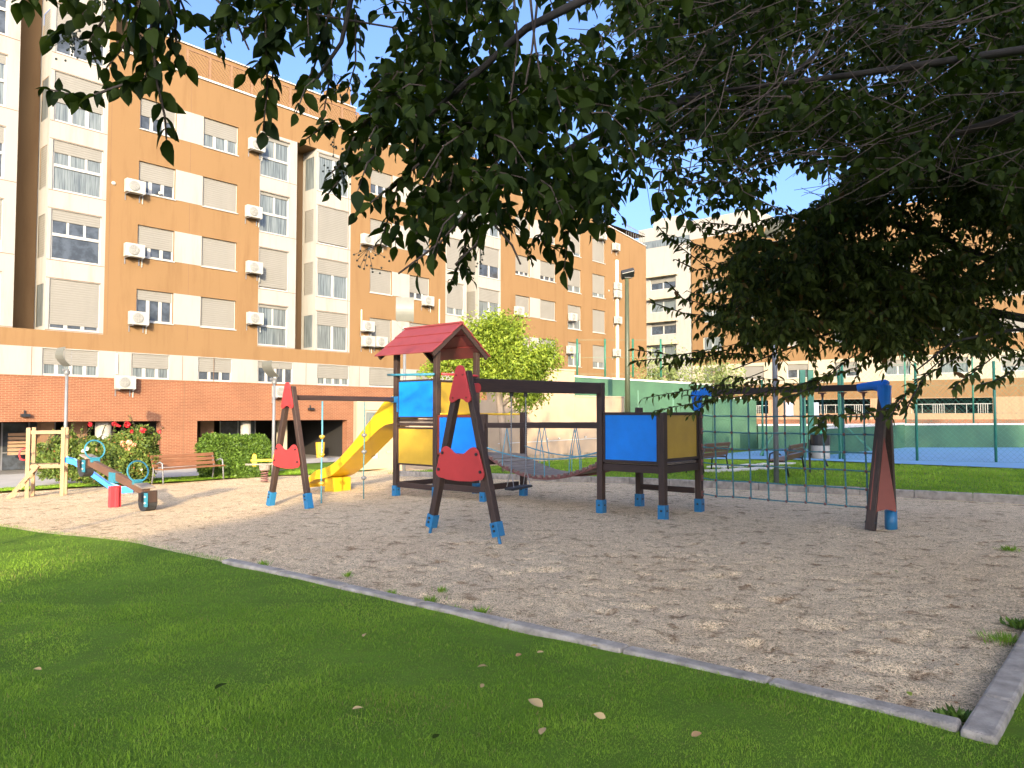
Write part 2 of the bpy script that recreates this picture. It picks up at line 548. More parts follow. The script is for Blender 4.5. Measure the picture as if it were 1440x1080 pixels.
SUN_EL = R(14.5)
sdir = Vector((-0.10, 0.995, 0)).normalized() * math.cos(SUN_EL) + Vector((0, 0, -math.sin(SUN_EL)))
sun = bpy.data.lights.new('sun', 'SUN'); so = bpy.data.objects.new('sun', sun); C.objects.link(so)
sun.energy = 2.45; sun.angle = R(0.5); sun.color = (1.0, 0.81, 0.50)
so.rotation_euler = sdir.to_track_quat('-Z', 'Y').to_euler(); so.location = (2, -30, 15)
w = bpy.data.worlds.new('World'); sc.world = w; w.use_nodes = True
nt = w.node_tree
sky = nt.nodes.new('ShaderNodeTexSky'); sky.sky_type = 'NISHITA'; sky.sun_disc = False
sky.sun_elevation = SUN_EL; sky.sun_rotation = R(174.3); sky.altitude = 600; sky.air_density = 0.6; sky.dust_density = 10.0; sky.ozone_density = 3.5
bg = nt.nodes['Background']; bg.inputs['Strength'].default_value = 0.15
nt.links.new(sky.outputs['Color'], bg.inputs['Color'])
sc.view_settings.view_transform = 'Standard'; sc.view_settings.look = 'None'; sc.view_settings.gamma = 1.0
sc.view_settings.exposure = 2.08
sc.render.engine = 'CYCLES'
sc.cycles.max_bounces = 6; sc.cycles.diffuse_bounces = 3; sc.cycles.glossy_bounces = 2; sc.cycles.transmission_bounces = 2; sc.cycles.transparent_max_bounces = 6
# ================================================================== GROUND
EDGE_V = [0.74, 2.5, 4.5, 6.4, 9.0, 11.0, 14.0, 18.0, 22.0, 30.0]
EDGE_U = [4.50, 4.44, 4.36, 4.27, 4.10, 3.95, 3.62, 3.1, 2.5, 1.6]          # lawn | sand, near side


def edge(v): return float(np.interp(v, EDGE_V, EDGE_U))


_bk = [(1440, 706), (1200, 693), (1000, 684), (820, 676.7), (680, 671), (540, 667)]
BK = [UV(*G(*q)[:2]) for q in _bk]
BV = [-12.0] + [q[1] for q in BK]; BU = [BK[0][0] + 1.2] + [q[0] for q in BK]


def back(v): return float(np.interp(v, BV, BU))


_lf = [(440, 667), (370, 669), (315, 673), (230, 679), (130, 684), (0, 692)]
LF = sorted([UV(*G(*q)[:2]) for q in _lf] + [(-14.0, 24.6)])


def vleft(u): return float(np.interp(u, [q[0] for q in LF], [q[1] for q in LF]))


V1 = BV[-1]
print('edges', BK, LF)


def lawn_z(x, y):
    d = np.hypot(x, y)
    return T(x, y) + 0.035 * vnoise(x, y, 1.6, 3) + 0.02 * vnoise(x, y, 0.5, 4) + 0.015


def flat_z(x, y): return T(x, y) - 0.22


# one sheet to the horizon
vs = np.concatenate([np.linspace(-600, -40, 12), np.linspace(-30, 60, 46), np.linspace(80, 700, 12)])
sheet('ground', vs, lambda v: -600, lambda v: 700, 60, flat_z, M_['earth'])
fr = np.concatenate([np.arange(0.60, 16, 0.12), np.arange(16, 31, 0.5)])
fl = sheet('front_lawn', fr, lambda v: -14.0, lambda v: edge(v) - 0.01, 150, lawn_z, M_['lawn'])
sheet('side_lawn', np.append(np.arange(-18, 0.60, 0.25), 0.67), lambda v: -14.0, lambda v: 60.0, 260, lawn_z, M_['lawn'])
sheet('back_lawn', np.arange(0.62, V1 + 0.01, 0.3), lambda v: back(v) + 0.06, lambda v: 60.0, 120, lawn_z, M_['lawn'])
sheet('left_lawn', np.arange(-16, 60, 0.4), vleft, lambda u: 45.0, 60, lawn_z, M_['lawn'], along='u')


def sand_z(x, y):
    u = x * E2.x + y * E2.y; v = x * E1.x + y * E1.y
    b = 0.012 * vnoise(x, y, 0.75, 11) + 0.010 * vnoise(x, y, 0.34, 12) + 0.024 * vnoise(x, y, 0.17, 13) + 0.026 * vnoise(x, y, 0.09, 14)
    # shuffled footprints: shallow dents with a rim
    n = np.clip(vnoise(x, y, 0.20, 21) - 0.17, 0, 1) * np.clip(0.6 + 2.0 * vnoise(x, y, 1.3, 22), 0, 1)
    b = b - 0.16 * n
    # hollows worn under the swing and at the foot of the slide
    for hx, hy, hr, hd in ((0.15, 11.2, .75, .05), (-4.9, 18.6, .6, .05), (-.75, 14.6, .8, .05)):
        b = b - hd * np.exp(-((x - hx) ** 2 + (y - hy) ** 2) / hr ** 2)
    near = np.clip((17 - y) / 10, 0.35, 1.0)
    return T(x, y) - 0.035 + b * near


sheet('sand', np.concatenate([np.arange(0.62, 9, 0.036), np.arange(9, 25.6, 0.07)]), lambda v: 2.0, lambda v: 19.0, 470, sand_z, M_['sand'])

# kerbs of the sand pit
mb = MB()


def kerb_line(pts, wd, top, mb, piece=1.0):
    for (a, b) in zip(pts[:-1], pts[1:]):
        a, b = Vector(a), Vector(b)
        L = (b - a).length; n = max(1, round(L / piece)); d = (b - a) / n
        for i in range(n):
            p = a + d * i; q = a + d * (i + 1)
            g = d.normalized() * 0.005
            za = float(T(p.x, p.y)); zb = float(T(q.x, q.y))
            jit = random.uniform(-0.006, 0.006)
            mb.bar((p.x + g.x, p.y + g.y, za + top / 2 - 0.10 + jit), (q.x - g.x, q.y - g.y, zb + top / 2 - 0.10 + jit), wd, top + 0.20)


random.seed(4)
fp = [W(edge(v) + 0.02, v) for v in np.arange(0.825, 8.0, 1.0)]
kerb_line(fp, 0.13, 0.055, mb)
tag(mb.build('front_kerb', M_['kerb'], bevel=0.02), kind='structure')
mb = MB()
kerb_line([W(u, 0.735) for u in np.arange(4.41, 20.0, 0.62)], 0.16, 0.05, mb, 0.6)
tag(mb.build('side_kerb', M_['kerb'], bevel=0.02), kind='structure')
mb = MB()
kerb_line([W(back(v), v) for v in np.arange(0.8, V1, 1.0)], 0.16, 0.12, mb)
tag(mb.build('back_kerb', M_['kerb'], bevel=0.015), kind='structure')

# paved walk in front of the block and the lobby floor
sheet('pavement', np.arange(25.7, 48, 0.5), lambda v: -25.0, lambda v: 16.2 if v < 31 else 30.0, 40, lambda x, y: T(x, y) + 0.045, M_['pave'])
# blue court beyond the back lawn
sheet('court', np.arange(-30, 15.01, 0.5), lambda v: 26.6, lambda v: 60.0, 40, lambda x, y: T(x, y) * 0 + 0.06 - 0.07 * np.clip((x * E1.x + y * E1.y) - 10, 0, 9) * 0.5, M_['court'])
# white slabs in the back lawn by the benches
mb = MB()
for i in range(5):
    for j in range(2):
        p = G(1002 + i * 23 + j * 9, 664 - j * 6 - i * 1.2)
        mb.box((p.x, p.y, p.z + 0.035), (0.56, 0.56, 0.05), TH)
tag(mb.build('slab_path', M_['slab'], bevel=0.01), kind='structure')

# grass blades (uncountable): one object per lawn
def blades(name, P, hgt, wid, rng):
    n = len(P)
    a = rng.random(n) * 2 * PI
    t = np.stack([np.cos(a), np.sin(a)], 1)
    la = rng.random(n) * 2 * PI
    lean = np.abs(rng.normal(0, 0.8, n))
    l2 = np.stack([np.cos(la), np.sin(la)], 1) * lean[:, None]
    h = hgt * (0.5 + 0.9 * rng.random(n)) * (1 + 0.9 * vnoise(P[:, 0], P[:, 1], 0.22, 71) + 0.7 * vnoise(P[:, 0], P[:, 1], 0.6, 72))
    w = wid * (0.7 + 0.6 * rng.random(n))
    V = np.zeros((n, 5, 3), np.float32)
    z0 = lawn_z(P[:, 0], P[:, 1]) - 0.005
    for k, (f, ww) in enumerate(((0, 1), (0, -1), (0.55, 0.8), (0.55, -0.8), (1.0, 0))):
        V[:, k, 0] = P[:, 0] + t[:, 0] * w * ww / 2 + l2[:, 0] * h * f ** 1.6
        V[:, k, 1] = P[:, 1] + t[:, 1] * w * ww / 2 + l2[:, 1] * h * f ** 1.6
        V[:, k, 2] = z0 + h * f * (1 - 0.25 * np.minimum(lean, 1.2) * f)
    V = V.reshape(-1, 3)
    b = np.arange(n) * 5
    Fc = np.concatenate([np.stack([b, b + 1, b + 3], 1), np.stack([b, b + 3, b + 2], 1), np.stack([b + 2, b + 3, b + 4], 1)])
    patch = np.clip(0.5 + 1.2 * vnoise(P[:, 0], P[:, 1], 0.9, 31) + 0.9 * vnoise(P[:, 0], P[:, 1], 0.2, 32), 0, 1)
    r = np.clip(0.55 * patch + 0.45 * rng.random(n), 0, 0.93)
    r[rng.random(n) < 0.03 + 0.5 * np.clip(vnoise(P[:, 0], P[:, 1], 0.7, 77) - .14, 0, 1)] = 1.0
    o = np_mesh(name, V, Fc, M_['blade'], attrs={'rnd': np.repeat(r, 5)})
    tag(o, None, None, None, 'stuff'); return o


def scatter(n, fn_keep, dens, lo, hi, rng):
    p = rng.uniform(lo, hi, (n, 2))
    return p[fn_keep(p)]


rng = np.random.default_rng(5)
allP = []
for (y0, y1, den) in ((1.6, 2.6, 3500), (2.6, 4.6, 12500), (4.6, 6.5, 7000), (6.5, 9, 2900), (9, 13, 1300), (13, 22, 350)):
    wx = y1 * 0.74 + 1.4
    area = 2 * wx * (y1 - y0)
    p = np.stack([rng.uniform(-wx, wx, int(area * den)), rng.uniform(y0, y1, int(area * den))], 1)
    u = p[:, 0] * E2.x + p[:, 1] * E2.y; v = p[:, 0] * E1.x + p[:, 1] * E1.y
    wob = 0.05 * vnoise(p[:, 0], p[:, 1], 0.3, 44)
    e = np.interp(v, EDGE_V, EDGE_U) + wob - np.where(v < 6, 0.035, np.clip(0.035 - 0.12 * (v - 6), -.12, .035))
    keep = ((v > 0.66) & (u < e)) | (v < 0.655 + wob * .6)
    allP.append(p[keep])
P = np.concatenate(allP)
print('blades', len(P))
tag(blades('lawn_grass', P, 0.023, 0.0030, rng), 'short mown green grass on the shaded front lawn', 'grass')
# back lawn blades: shorter count, only roughens the edge and the texture
u = rng.uniform(12.5, 29.0, 190000); v = rng.uniform(-6, 27.0, 190000)
bu = np.interp(v, BV, BU)
p = np.stack([u * E2.x + v * E1.x, u * E2.y + v * E1.y], 1)
k1 = (v < V1) & (u > bu + 0.08) & (u < 26.5 + 3 * (v > 13))
lfv = np.interp(u, [q[0] for q in LF], [q[1] for q in LF])
k2 = (v >= V1)
P = p[k1]
u2 = rng.uniform(-3, 17, 40000); v2 = np.interp(u2, [q[0] for q in LF], [q[1] for q in LF]) + rng.random(40000) ** 1.3 * 3.6
k = v2 < 25.8
P = np.concatenate([P, np.stack([u2 * E2.x + v2 * E1.x, u2 * E2.y + v2 * E1.y], 1)[k]])
tag(blades('back_lawn_grass', P, 0.055, 0.016, rng), 'mown green grass behind the sand pit and along its far edge', 'grass')
# ================================================================== APARTMENT BLOCK (local x = u, y = v - VF, z up)
BO = W(0, VF, 0)
block = thing('apartment_block', 'long orange apartment block with white bay columns and a red brick ground floor', 'building', (BO.x, BO.y, 0), TH)


def wall_grid(mb, u0, u1, z0, z1, holes, depth=0.14, y=0.0, mi=0, mr=None):
    mr = mi if mr is None else mr
    us = sorted({u0, u1, *[h[0] for h in holes], *[h[1] for h in holes]})
    zs = sorted({z0, z1, *[h[2] for h in holes], *[h[3] for h in holes]})
    us = [a for a in us if u0 <= a <= u1]; zs = [a for a in zs if z0 <= a <= z1]
    for i in range(len(us) - 1):
        for j in range(len(zs) - 1):
            cu, cz = (us[i] + us[i + 1]) / 2, (zs[j] + zs[j + 1]) / 2
            if any(h[0] < cu < h[1] and h[2] < cz < h[3] for h in holes): continue
            mb.quad((us[i], y, zs[j]), (us[i + 1], y, zs[j]), (us[i + 1], y, zs[j + 1]), (us[i], y, zs[j + 1]), mi)
    for a, b, c, d in holes:
        e = y + depth
        mb.quad((a, y, c), (a, e, c), (a, e, d), (a, y, d), mr)
        mb.quad((b, y, c), (b, y, d), (b, e, d), (b, e, c), mr)
        mb.quad((a, y, d), (a, e, d), (b, e, d), (b, y, d), mr)
        mb.quad((a, y, c), (b, y, c), (b, e, c), (a, e, c), mr)


wrng = random.Random(12)


def window(parent, u0, u1, z0, z1, y=0.14, shut=0.3, panes=3, split=0.0, pane=None, box=True, sill=True):
    """one window set into a hole whose back is at depth y"""
    mf = MB(); fw = 0.075
    if panes >= 3 and u1 - u0 > 2.2: fw = 0.085
    yb = y - 0.04
    mf.b2((u0, yb, z0), (u0 + fw, y + 0.02, z1)); mf.b2((u1 - fw, yb, z0), (u1, y + 0.02, z1))
    mf.b2((u0 + fw, yb, z0), (u1 - fw, y + 0.02, z0 + fw)); mf.b2((u0 + fw, yb, z1 - fw), (u1 - fw, y + 0.02, z1))
    zt = z1 - fw - shut * (z1 - z0 - 2 * fw)
    if shut < 0.97:
        zc = z0 + fw
        if split:
            zs = z0 + split * (z1 - z0)
            mf.b2((u0 + fw, yb - 0.02, zs - 0.06), (u1 - fw, y + 0.01, zs + 0.06))
        for i in range(1, panes):
            x = u0 + (u1 - u0) * i / panes
            w_ = 0.07 if not split else 0.045
            lo = zc if not split else zs + 0.06
            if lo < zt - 0.05: mf.b2((x - w_, yb + 0.004, lo), (x + w_, y + 0.012, zt))
    if sill: mf.b2((u0 - 0.02, -0.05, z0 - 0.045), (u1 + 0.02, yb - 0.003, z0 - 0.002))
    wn = mf.build('window', M_['frame'], parent)
    mp = MB()
    if shut < 0.97:
        mp.b2((u0 + fw, y - 0.005, z0 + fw), (u1 - fw, y + 0.005, zt))
        mp.build('pane', pane or wrng.choice([M_['glass'], M_['curtain'], M_['curtain']]), wn)
    if shut > 0.02:
        ms = MB(); ms.b2((u0 + fw * 0.6, yb - 0.012, zt), (u1 - fw * 0.6, y - 0.02, z1 - 0.01))
        ms.build('shutter', M_['shutter'], wn)
    return wn


TOPS = [7.22, 10.10, 12.98, 15.86]
gl, cu_ = M_['glass'], M_['curtain']
orange, cream, brick = MB(), MB(), MB()


def seam(lo, hi):
    q = MB(); q.b2(lo, hi); q.build('wall_joint', M_['seam'], block)


ZB0, ZB1, ZC1, ZO1 = 1.36, 3.17, 4.38, 5.08                       # brick band, cream band, orange belt
ROOF = 17.65; ROOFL = 22.0
uA = fu(-150); u0_ = fu(15); u1_ = fu(60); u2_ = fu(143); u3_ = fu(361); u4_ = fu(414); u5_ = fu(442); u6_ = fu(491)
u7_ = fu(626); u8_ = fu(656); u9_ = fu(672); u10_ = fu(704); uE = fu(910)
niches = [(u0_, u1_), (u4_, u5_), (u8_, u9_)]


def orange_part(ua, ub, rows, top):
    holes = []
    for (p0, p1, zt, h, sh, pn, gla) in rows:
        a, b = fu(p0), fu(p1)
        holes.append((a, b, zt - h, zt))
        window(block, a, b, zt - h, zt, 0.14, sh, pn, pane=gla)
    return holes


# --- first orange wall
H = []
sets = [(189, 241), (280, 330)]
shutL = [0.30, 0.70, 0.60, 0.55]; shutR = [1.0, 1.0, 1.0, 0.55]
for k, zt in enumerate(TOPS):
    a, b, c, d = fu(189), fu(241), fu(280), fu(330)
    H += [(a, b, zt - 1.42, zt), (c, d, zt - 1.42, zt)]
    window(block, a, b, zt - 1.42, zt, 0.14, shutL[k], 3, pane=gl)
    window(block, c, d, zt - 1.42, zt, 0.14, shutR[k], 3, pane=cu_)
    pn_ = MB(); pn_.b2((b + 0.003, -0.012, zt - 1.42), (c - 0.003, 0.02, zt)); pn_.build('infill_panel', M_['white'], block)
wall_grid(orange, u2_, u3_, ZO1, ROOF, H)
# --- second orange wall
H = []
s2L = [1.0, 1.0, 1.0, 0.6]; s2R = [0.25, 0.75, 0.8, 1.0]
for k, zt in enumerate(TOPS):
    a, b, c, d = fu(519), fu(550), fu(575), fu(604)
    H += [(a, b, zt - 1.42, zt), (c, d, zt - 1.42, zt)]
    window(block, a, b, zt - 1.42, zt, 0.14, s2L[k], 3, pane=gl)
    window(block, c, d, zt - 1.42, zt, 0.14, s2R[k], 3, pane=gl)
    pn_ = MB(); pn_.b2((b + 0.003, -0.012, zt - 1.42), (c - 0.003, 0.02, zt)); pn_.build('infill_panel', M_['white'], block)
wall_grid(orange, u6_, u7_, ZO1, ROOF, H)
# --- third orange wall
H = []
s3a = [0.3, 0.85, 0.85, 1.0]; s3b = [0.6, 1.0, 0.8, 0.9]; s3c = [0.4, 0.6, 0.75, 0.9]; s3d = [0.75, 1.0, 0.85, 1.0]
for k, zt in enumerate(TOPS):
    a, b, c, d = fu(725), fu(745), fu(760), fu(782)
    e, f_, g, h = fu(799), fu(818), fu(834), fu(852)
    H += [(a, b, zt - 1.42, zt), (c, d, zt - 1.42, zt), (e, f_, zt - 1.85, zt), (g, h, zt - 1.85, zt)]
    window(block, a, b, zt - 1.42, zt, 0.14, s3a[k], 3, pane=gl); window(block, c, d, zt - 1.42, zt, 0.14, s3b[k], 3, pane=gl)
    window(block, e, f_, zt - 1.85, zt, 0.14, s3c[k], 2, pane=cu_); window(block, g, h, zt - 1.85, zt, 0.14, s3d[k], 2, pane=cu_)
    pn_ = MB(); pn_.b2((b + 0.003, -0.012, zt - 1.42), (c - 0.003, 0.02, zt)); pn_.build('infill_panel', M_['white'], block)
HE = [(fu(799), fu(818), 2.1, 3.95), (fu(834), fu(852), 2.1, 3.95), (fu(725), fu(782), 2.5, 4.2)]
for q, pn in zip(HE, (2, 2, 4)): window(block, *q, 0.14, 0.55, pn, pane=cu_)
wall_grid(orange, u10_, uE, -0.9, 16.55, H + HE)
# sloping parapet at the far end
z_a, z_b = 17.45, 16.55
ua = fu(838)
orange.quad((u10_, 0, 16.55), (ua, 0, 16.55), (ua, 0, z_a), (u10_, 0, z_a)); orange.add([(ua, 0, 16.55), (uE, 0, 16.55), (ua, 0, z_a)], [(0, 1, 2)])
orange.quad((uE, 0, -0.9), (uE, 12, -0.9), (uE, 12, 16.55), (uE, 0, 16.55))
# belt, crown
orange.quad((uA, 0, ZC1), (u10_, 0, ZC1), (u10_, 0, ZO1), (uA, 0, ZO1))
orange.quad((u3_, 0, 16.05), (u6_, 0, 16.05), (u6_, 0, ROOF), (u3_, 0, ROOF))
orange.quad((u7_, 0, 16.05), (u10_, 0, 16.05), (u10_, 0, ROOF), (u7_, 0, ROOF))
ut = fu(152)
orange.quad((u2_, 0, ROOF), (ut, 0, ROOF), (ut, 0, ROOFL), (u2_, 0, ROOFL))
orange.quad((ut, 0, ROOF), (ut, 10, ROOF), (ut, 10, ROOFL), (ut, 0, ROOFL))
orange.quad((uA, 0, 20.8), (u2_, 0, 20.8), (u2_, 0, ROOFL), (uA, 0, ROOFL))
# niches between the white columns
for i, (a, b) in enumerate(niches):
    top = 20.8 if i == 0 else 16.05
    orange.quad((a, 1.3, ZO1), (b, 1.3, ZO1), (b, 1.3, top), (a, 1.3, top))
    orange.quad((a, 0, ZO1), (b, 0, ZO1), (b, 1.3, ZO1), (a, 1.3, ZO1)); orange.quad((a, 0, top), (b, 0, top), (b, 1.3, top), (a, 1.3, top))
# set back attic and roof terrace
orange.b2((ut + 0.01, 2.6, ROOF - 0.3), (fu(497, VF + 2.6), 9, 20.35))
orange.b2((fu(478, VF + 3), 3.2, 20.36), (fu(492, VF + 3), 5.0, 21.9))
orange.b2((fu(500, VF + 3), 3.0, ROOF - 0.3), (fu(800, VF + 3), 9, 20.3))
orange.quad((u2_, 0, ROOF), (uE, 0, ROOF - 0.2), (uE, 12, ROOF - 0.2), (u2_, 12, ROOF))
# hollow sides and back of the block
for a, b in (((uA, 12), (uE, 12)), ((uA, 0), (uA, 12))):
    orange.quad((a[0], a[1], -1), (b[0], b[1], -1), (b[0], b[1], ROOF), (a[0], a[1], ROOF))
orange.build('stucco_wall', M_['orange'], block, fix=False)


# --- white columns
def column(ua, ub, wa, wb, glazing, tops, hwin, ztop, depth=0.10, split=0.5, panes=3, side=True):
    white = MB(); hs = []
    for zt, (sh, gla) in zip(tops, glazing):
        hs.append((wa, wb, zt - hwin, zt))
        window(block, wa, wb, zt - hwin, zt, depth, sh, panes, split if sh < 0.5 else 0.0, pane=gla, sill=False)
    wall_grid(white, ua, ub, ZO1, ztop, hs, depth)
    if side:
        # return of the bay, with a narrow window on every floor
        s0, s1 = 0.25, 1.05
        zz = sorted({ZO1, ztop, *[t - 1.95 for t in tops], *[t - 0.2 for t in tops]})
        for j in range(len(zz) - 1):
            isw = any(t - 1.96 < (zz[j] + zz[j + 1]) / 2 < t - 0.19 for t in tops)
            if isw:
                for q, r in ((0, s0), (s1, 1.3)):
                    white.quad((ua, q, zz[j]), (ua, q, zz[j + 1]), (ua, r, zz[j + 1]), (ua, r, zz[j]))
            else:
                white.quad((ua, 0, zz[j]), (ua, 0, zz[j + 1]), (ua, 1.3, zz[j + 1]), (ua, 1.3, zz[j]))
        for k, t in enumerate(tops):
            m = MB(); m.b2((ua + 0.02, s0, t - 1.95), (ua + 0.06, s1, t - 0.2)); m.build('narrow_window', M_['shutter'] if k % 3 else M_['curtain'], block)
    for zt in tops:
        for zz in (zt + 0.03, zt - hwin - 0.03):
            seam((ua + 0.01, -0.006, zz - 0.012), (wb + 0.02 if zz > zt else ub - 0.01, 0.004, zz + 0.012))
    white.build('bay_wall', M_['white'], block, fix=False)


tl = TOPS + [18.72]
column(u1_, u2_, u1_ + 0.14, u2_ - 0.15, [(0.93, gl), (0.20, gl), (0.22, cu_), (0.62, cu_), (0.55, gl)], tl, 2.08, 20.8)
column(uA, u0_, u0_ - 2.9, u0_ - 0.42, [(0.5, gl), (0.8, cu_), (0.3, gl), (0.15, cu_), (0.3, gl)], tl, 2.08, 20.8, side=False)
column(u3_, u4_, u3_ + 0.03, u4_ - 0.42, [(0.04, cu_), (0.98, gl), (0.04, cu_), (0.05, cu_)], TOPS, 2.08, 16.05, 0.13, 0.48, 2, side=False)
column(u5_, u6_, u5_ + 0.12, u6_ - 0.12, [(0.34, cu_), (0.38, cu_), (0.98, gl), (0.06, cu_)], TOPS, 2.08, 16.05, split=0.0, panes=2)
column(u7_, u8_, u7_ + 0.10, u8_ - 0.25, [(0.25, gl), (0.8, cu_), (0.98, gl), (0.3, cu_)], TOPS, 2.08, 16.05, split=0.5, panes=2, side=False)
column(u9_, u10_, u9_ + 0.1, u10_ - 0.1, [(0.0, cu_), (0.4, cu_), (0.6, gl), (0.3, cu_)], TOPS, 2.08, 16.05, split=0.0, panes=2)
# --- cream band with a row of windows
E = [(-60, -4, .5, 4), (58, 138, .60, 4), (184, 238, .58, 3), (278, 326, .62, 3), (362, 412, .28, 4), (446, 491, .68, 4), (519, 556, .96, 3), (585, 604, .6, 2), (640, 690, .5, 4)]
HB = []
for p0, p1, sh, pn in E:
    a, b = fu(p0), fu(p1)
    HB.append((a, b, 3.24, 4.34))
    window(block, a, b, 3.24, 4.34, 0.10, sh, pn, pane=gl if p0 in (278, 362) else cu_, sill=False)
wall_grid(cream, uA, u10_, ZB1 + 0.06, ZC1, HB, 0.10)
cream.build('cream_band', M_['white'], block, fix=False)
# --- brick ground floor with deep porches
P1a, P1b, P2a, P2b = fu(-140), fu(227), fu(278), fu(489)
zf = -1.05
HBr = [(P1a, P1b, zf, ZB0), (P2a, P2b, zf, ZB0)]
wall_grid(brick, uA, u10_, zf, ZB1, HBr, 0.45)
brick.b2((uA, -0.03, ZB1), (u10_, 0.02, ZB1 + 0.06))
brick.build('brick_wall', M_['brick'], block, fix=False)
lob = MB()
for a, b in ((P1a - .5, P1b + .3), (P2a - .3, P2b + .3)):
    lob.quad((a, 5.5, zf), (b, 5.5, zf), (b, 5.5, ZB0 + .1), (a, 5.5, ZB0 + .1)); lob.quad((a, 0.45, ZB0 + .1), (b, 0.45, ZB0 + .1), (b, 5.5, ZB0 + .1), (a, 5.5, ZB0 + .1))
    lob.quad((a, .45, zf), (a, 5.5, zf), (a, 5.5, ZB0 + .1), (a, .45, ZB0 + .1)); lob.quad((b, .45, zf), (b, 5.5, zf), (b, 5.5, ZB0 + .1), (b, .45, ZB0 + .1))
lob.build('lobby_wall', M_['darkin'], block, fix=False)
m = MB(); m.b2((uA, 0.5, zf - 0.2), (uE, 5.5, -0.72)); m.build('lobby_floor', M_['lobby'], block)
for px, r in ((147, .32), (347, .25), (496, .3)):
    c = MB(); c.lathe([(r, -0.72), (r, ZB0 + .09)], (fu(px, VF + 0.7) + (0 if px < 490 else .0), 0.75 if px < 490 else 0.0 - .33, 0), 24); c.build('pillar', M_['white'], block, smooth=True)
for px, wd in ((60, .5), (104, .6), (284, .7), (398, .35)):
    c = MB(); u = fu(px, VF + 1.5); c.b2((u, 1.6, -0.72), (u + wd, 2.1, ZB0 + .09)); c.build('pier', M_['lattice'] if px != 398 else M_['cream'], block)
# glazed lobby doors
for px in (4, 310):
    u = fu(px, VF + 3.0)
    d = MB()
    for x in (0, 1.0, 2.0): d.b2((u + x - .03, 2.97, -0.72), (u + x + .03, 3.03, 1.3))
    d.b2((u + .03, 2.972, 0.0), (u + 1.97, 3.028, 0.06)); dd = d.build('lobby_door', M_['steel'], block)
    e = MB(); e.b2((u + .031, 2.995, -0.70), (u + 1.969, 3.005, 1.28)); e.build('door_glass', M_['glass'], dd)
mbx = MB(); u = fu(14, VF + 2.4)
for i in range(6):
    mbx.b2((u, 2.4, -.05 + i * .16), (u + .75, 2.55, .07 + i * .16))
mbx.build('mailboxes', M_['peach'], block)
# roof edge, joints
cop = MB()
cop.b2((ut, -0.07, ROOF - 0.02), (u10_, 0.06, ROOF + 0.07)); cop.bar((ua - 3, -.02, z_a + .05), (ua, -.02, z_a + .05), .1, .06); cop.bar((ua, -.02, z_a + .05), (uE, -.02, z_b + .05), .1, .06)
cop.b2((ut + .02, 2.52, 20.351), (fu(497, VF + 2.6), 2.7, 20.41)); cop.b2((uA, -.06, ROOFL), (ut, .1, ROOFL + .08))
cop.b2((u10_ - .02, -.05, 17.46), (ua, .06, 17.54))
cop.build('roof_coping', M_['coping'], block)
for p in (262, 148.5, 487.5): 
    seam((fu(p) - .008, -0.004, ZO1), (fu(p) + .008, 0.003, ROOF))
for p in (-3, 43, 163, 256, 300, 430, 505): seam((fu(p) - .012, -0.004, ZB1 + .07), (fu(p) + .012, 0.003, ZC1 - .02))
for p in (259, ): seam((fu(p) - .012, -0.004, zf), (fu(p) + .012, 0.003, ZB1 - .02))
# lattice fence of the roof terrace
lat = MB(); ua_, ub_ = fu(255), fu(500)
x = ua_
L_ = ub_ - ua_; hL = 1.05; z0 = ROOF + 0.10
stp = 0.20
k = -int(hL / stp) - 1
while k * stp < L_:
    for sgn in (1, -1):
        xa, xb = k * stp, k * stp + hL
        za, zb = (0, hL) if sgn > 0 else (hL, 0)
        lo, hi = max(xa, 0), min(xb, L_)
        if hi - lo > .05:
            f = lambda q: za + (zb - za) * (q - xa) / hL
            lat.bar((ua_ + lo, -0.0 + .01 * sgn, z0 + f(lo)), (ua_ + hi, .01 * sgn, z0 + f(hi)), .012, .028, up=(0, 1, 0))
    k += 1
n = 9
for i in range(n + 1):
    xx = ua_ + L_ * i / n; lat.b2((xx - .05, -.05, z0 - .05), (xx + .05, .05, z0 + hL + .05))
lat.b2((ua_, -.03, z0 + hL), (ub_, .03, z0 + hL + .05))
lat.build('lattice_fence', M_['lattice'], block)
r_ = MB()
for i in range(9):
    xx = fu(884) + (uE - fu(884)) * i / 8; zz = z_b + .1 + (1 - (xx - ua) / (uE - ua)) * .9; r_.b2((xx - .015, .1, zz - .1), (xx + .015, .13, zz + 1.0))
r_.bar((fu(884), .115, z_b + 1.4), (uE, .115, z_b + 1.1), .04, .04)
r_.build('terrace_railing', M_['galv'], block)
# small vents and pipes on the wall
for p0, zt, L, w_ in ((617, 8.9, 1.5, .025), (507, 7.6, .9, .025), (718, 7.4, .9, .025), (163, 4.3, 0.9, .03), (868, 14.6, 11.5, .14)):
    pp = MB(); pp.b2((fu(p0) - w_, -.04 - 2 * w_ * .3, zt - L), (fu(p0) + w_, -.002, zt)); pp.build('wall_duct', M_['pipe'], block)
for p, z in ((35, 1.62), (436, 1.95)):
    fl_ = MB(); fl_.box((fu(p), -.12, z), (.30, .18, .12)); fl_.box((fu(p), -.03, z + .1), (.05, .06, .2)); fl_.build('wall_floodlight', M_['black'], block)
for p, y in ((153, 254), (219.5, 268.5), (857, 408)):
    z = EYE + (HOR - y) / (F / (W(fu(p), VF).y)); vv = MB(); vv.lathe([(.09, 0), (.06, .05)], (0, 0, 0), 10)
    vv.v[-20:] = [(fu(p) + a, -c - .01, z + b) for a, b, c in vv.v[-20:]]
    vv.build('wall_vent', M_['acw'], block)

# ------------------------------------------------------------------ air conditioners: every one a thing of its own
acp = None


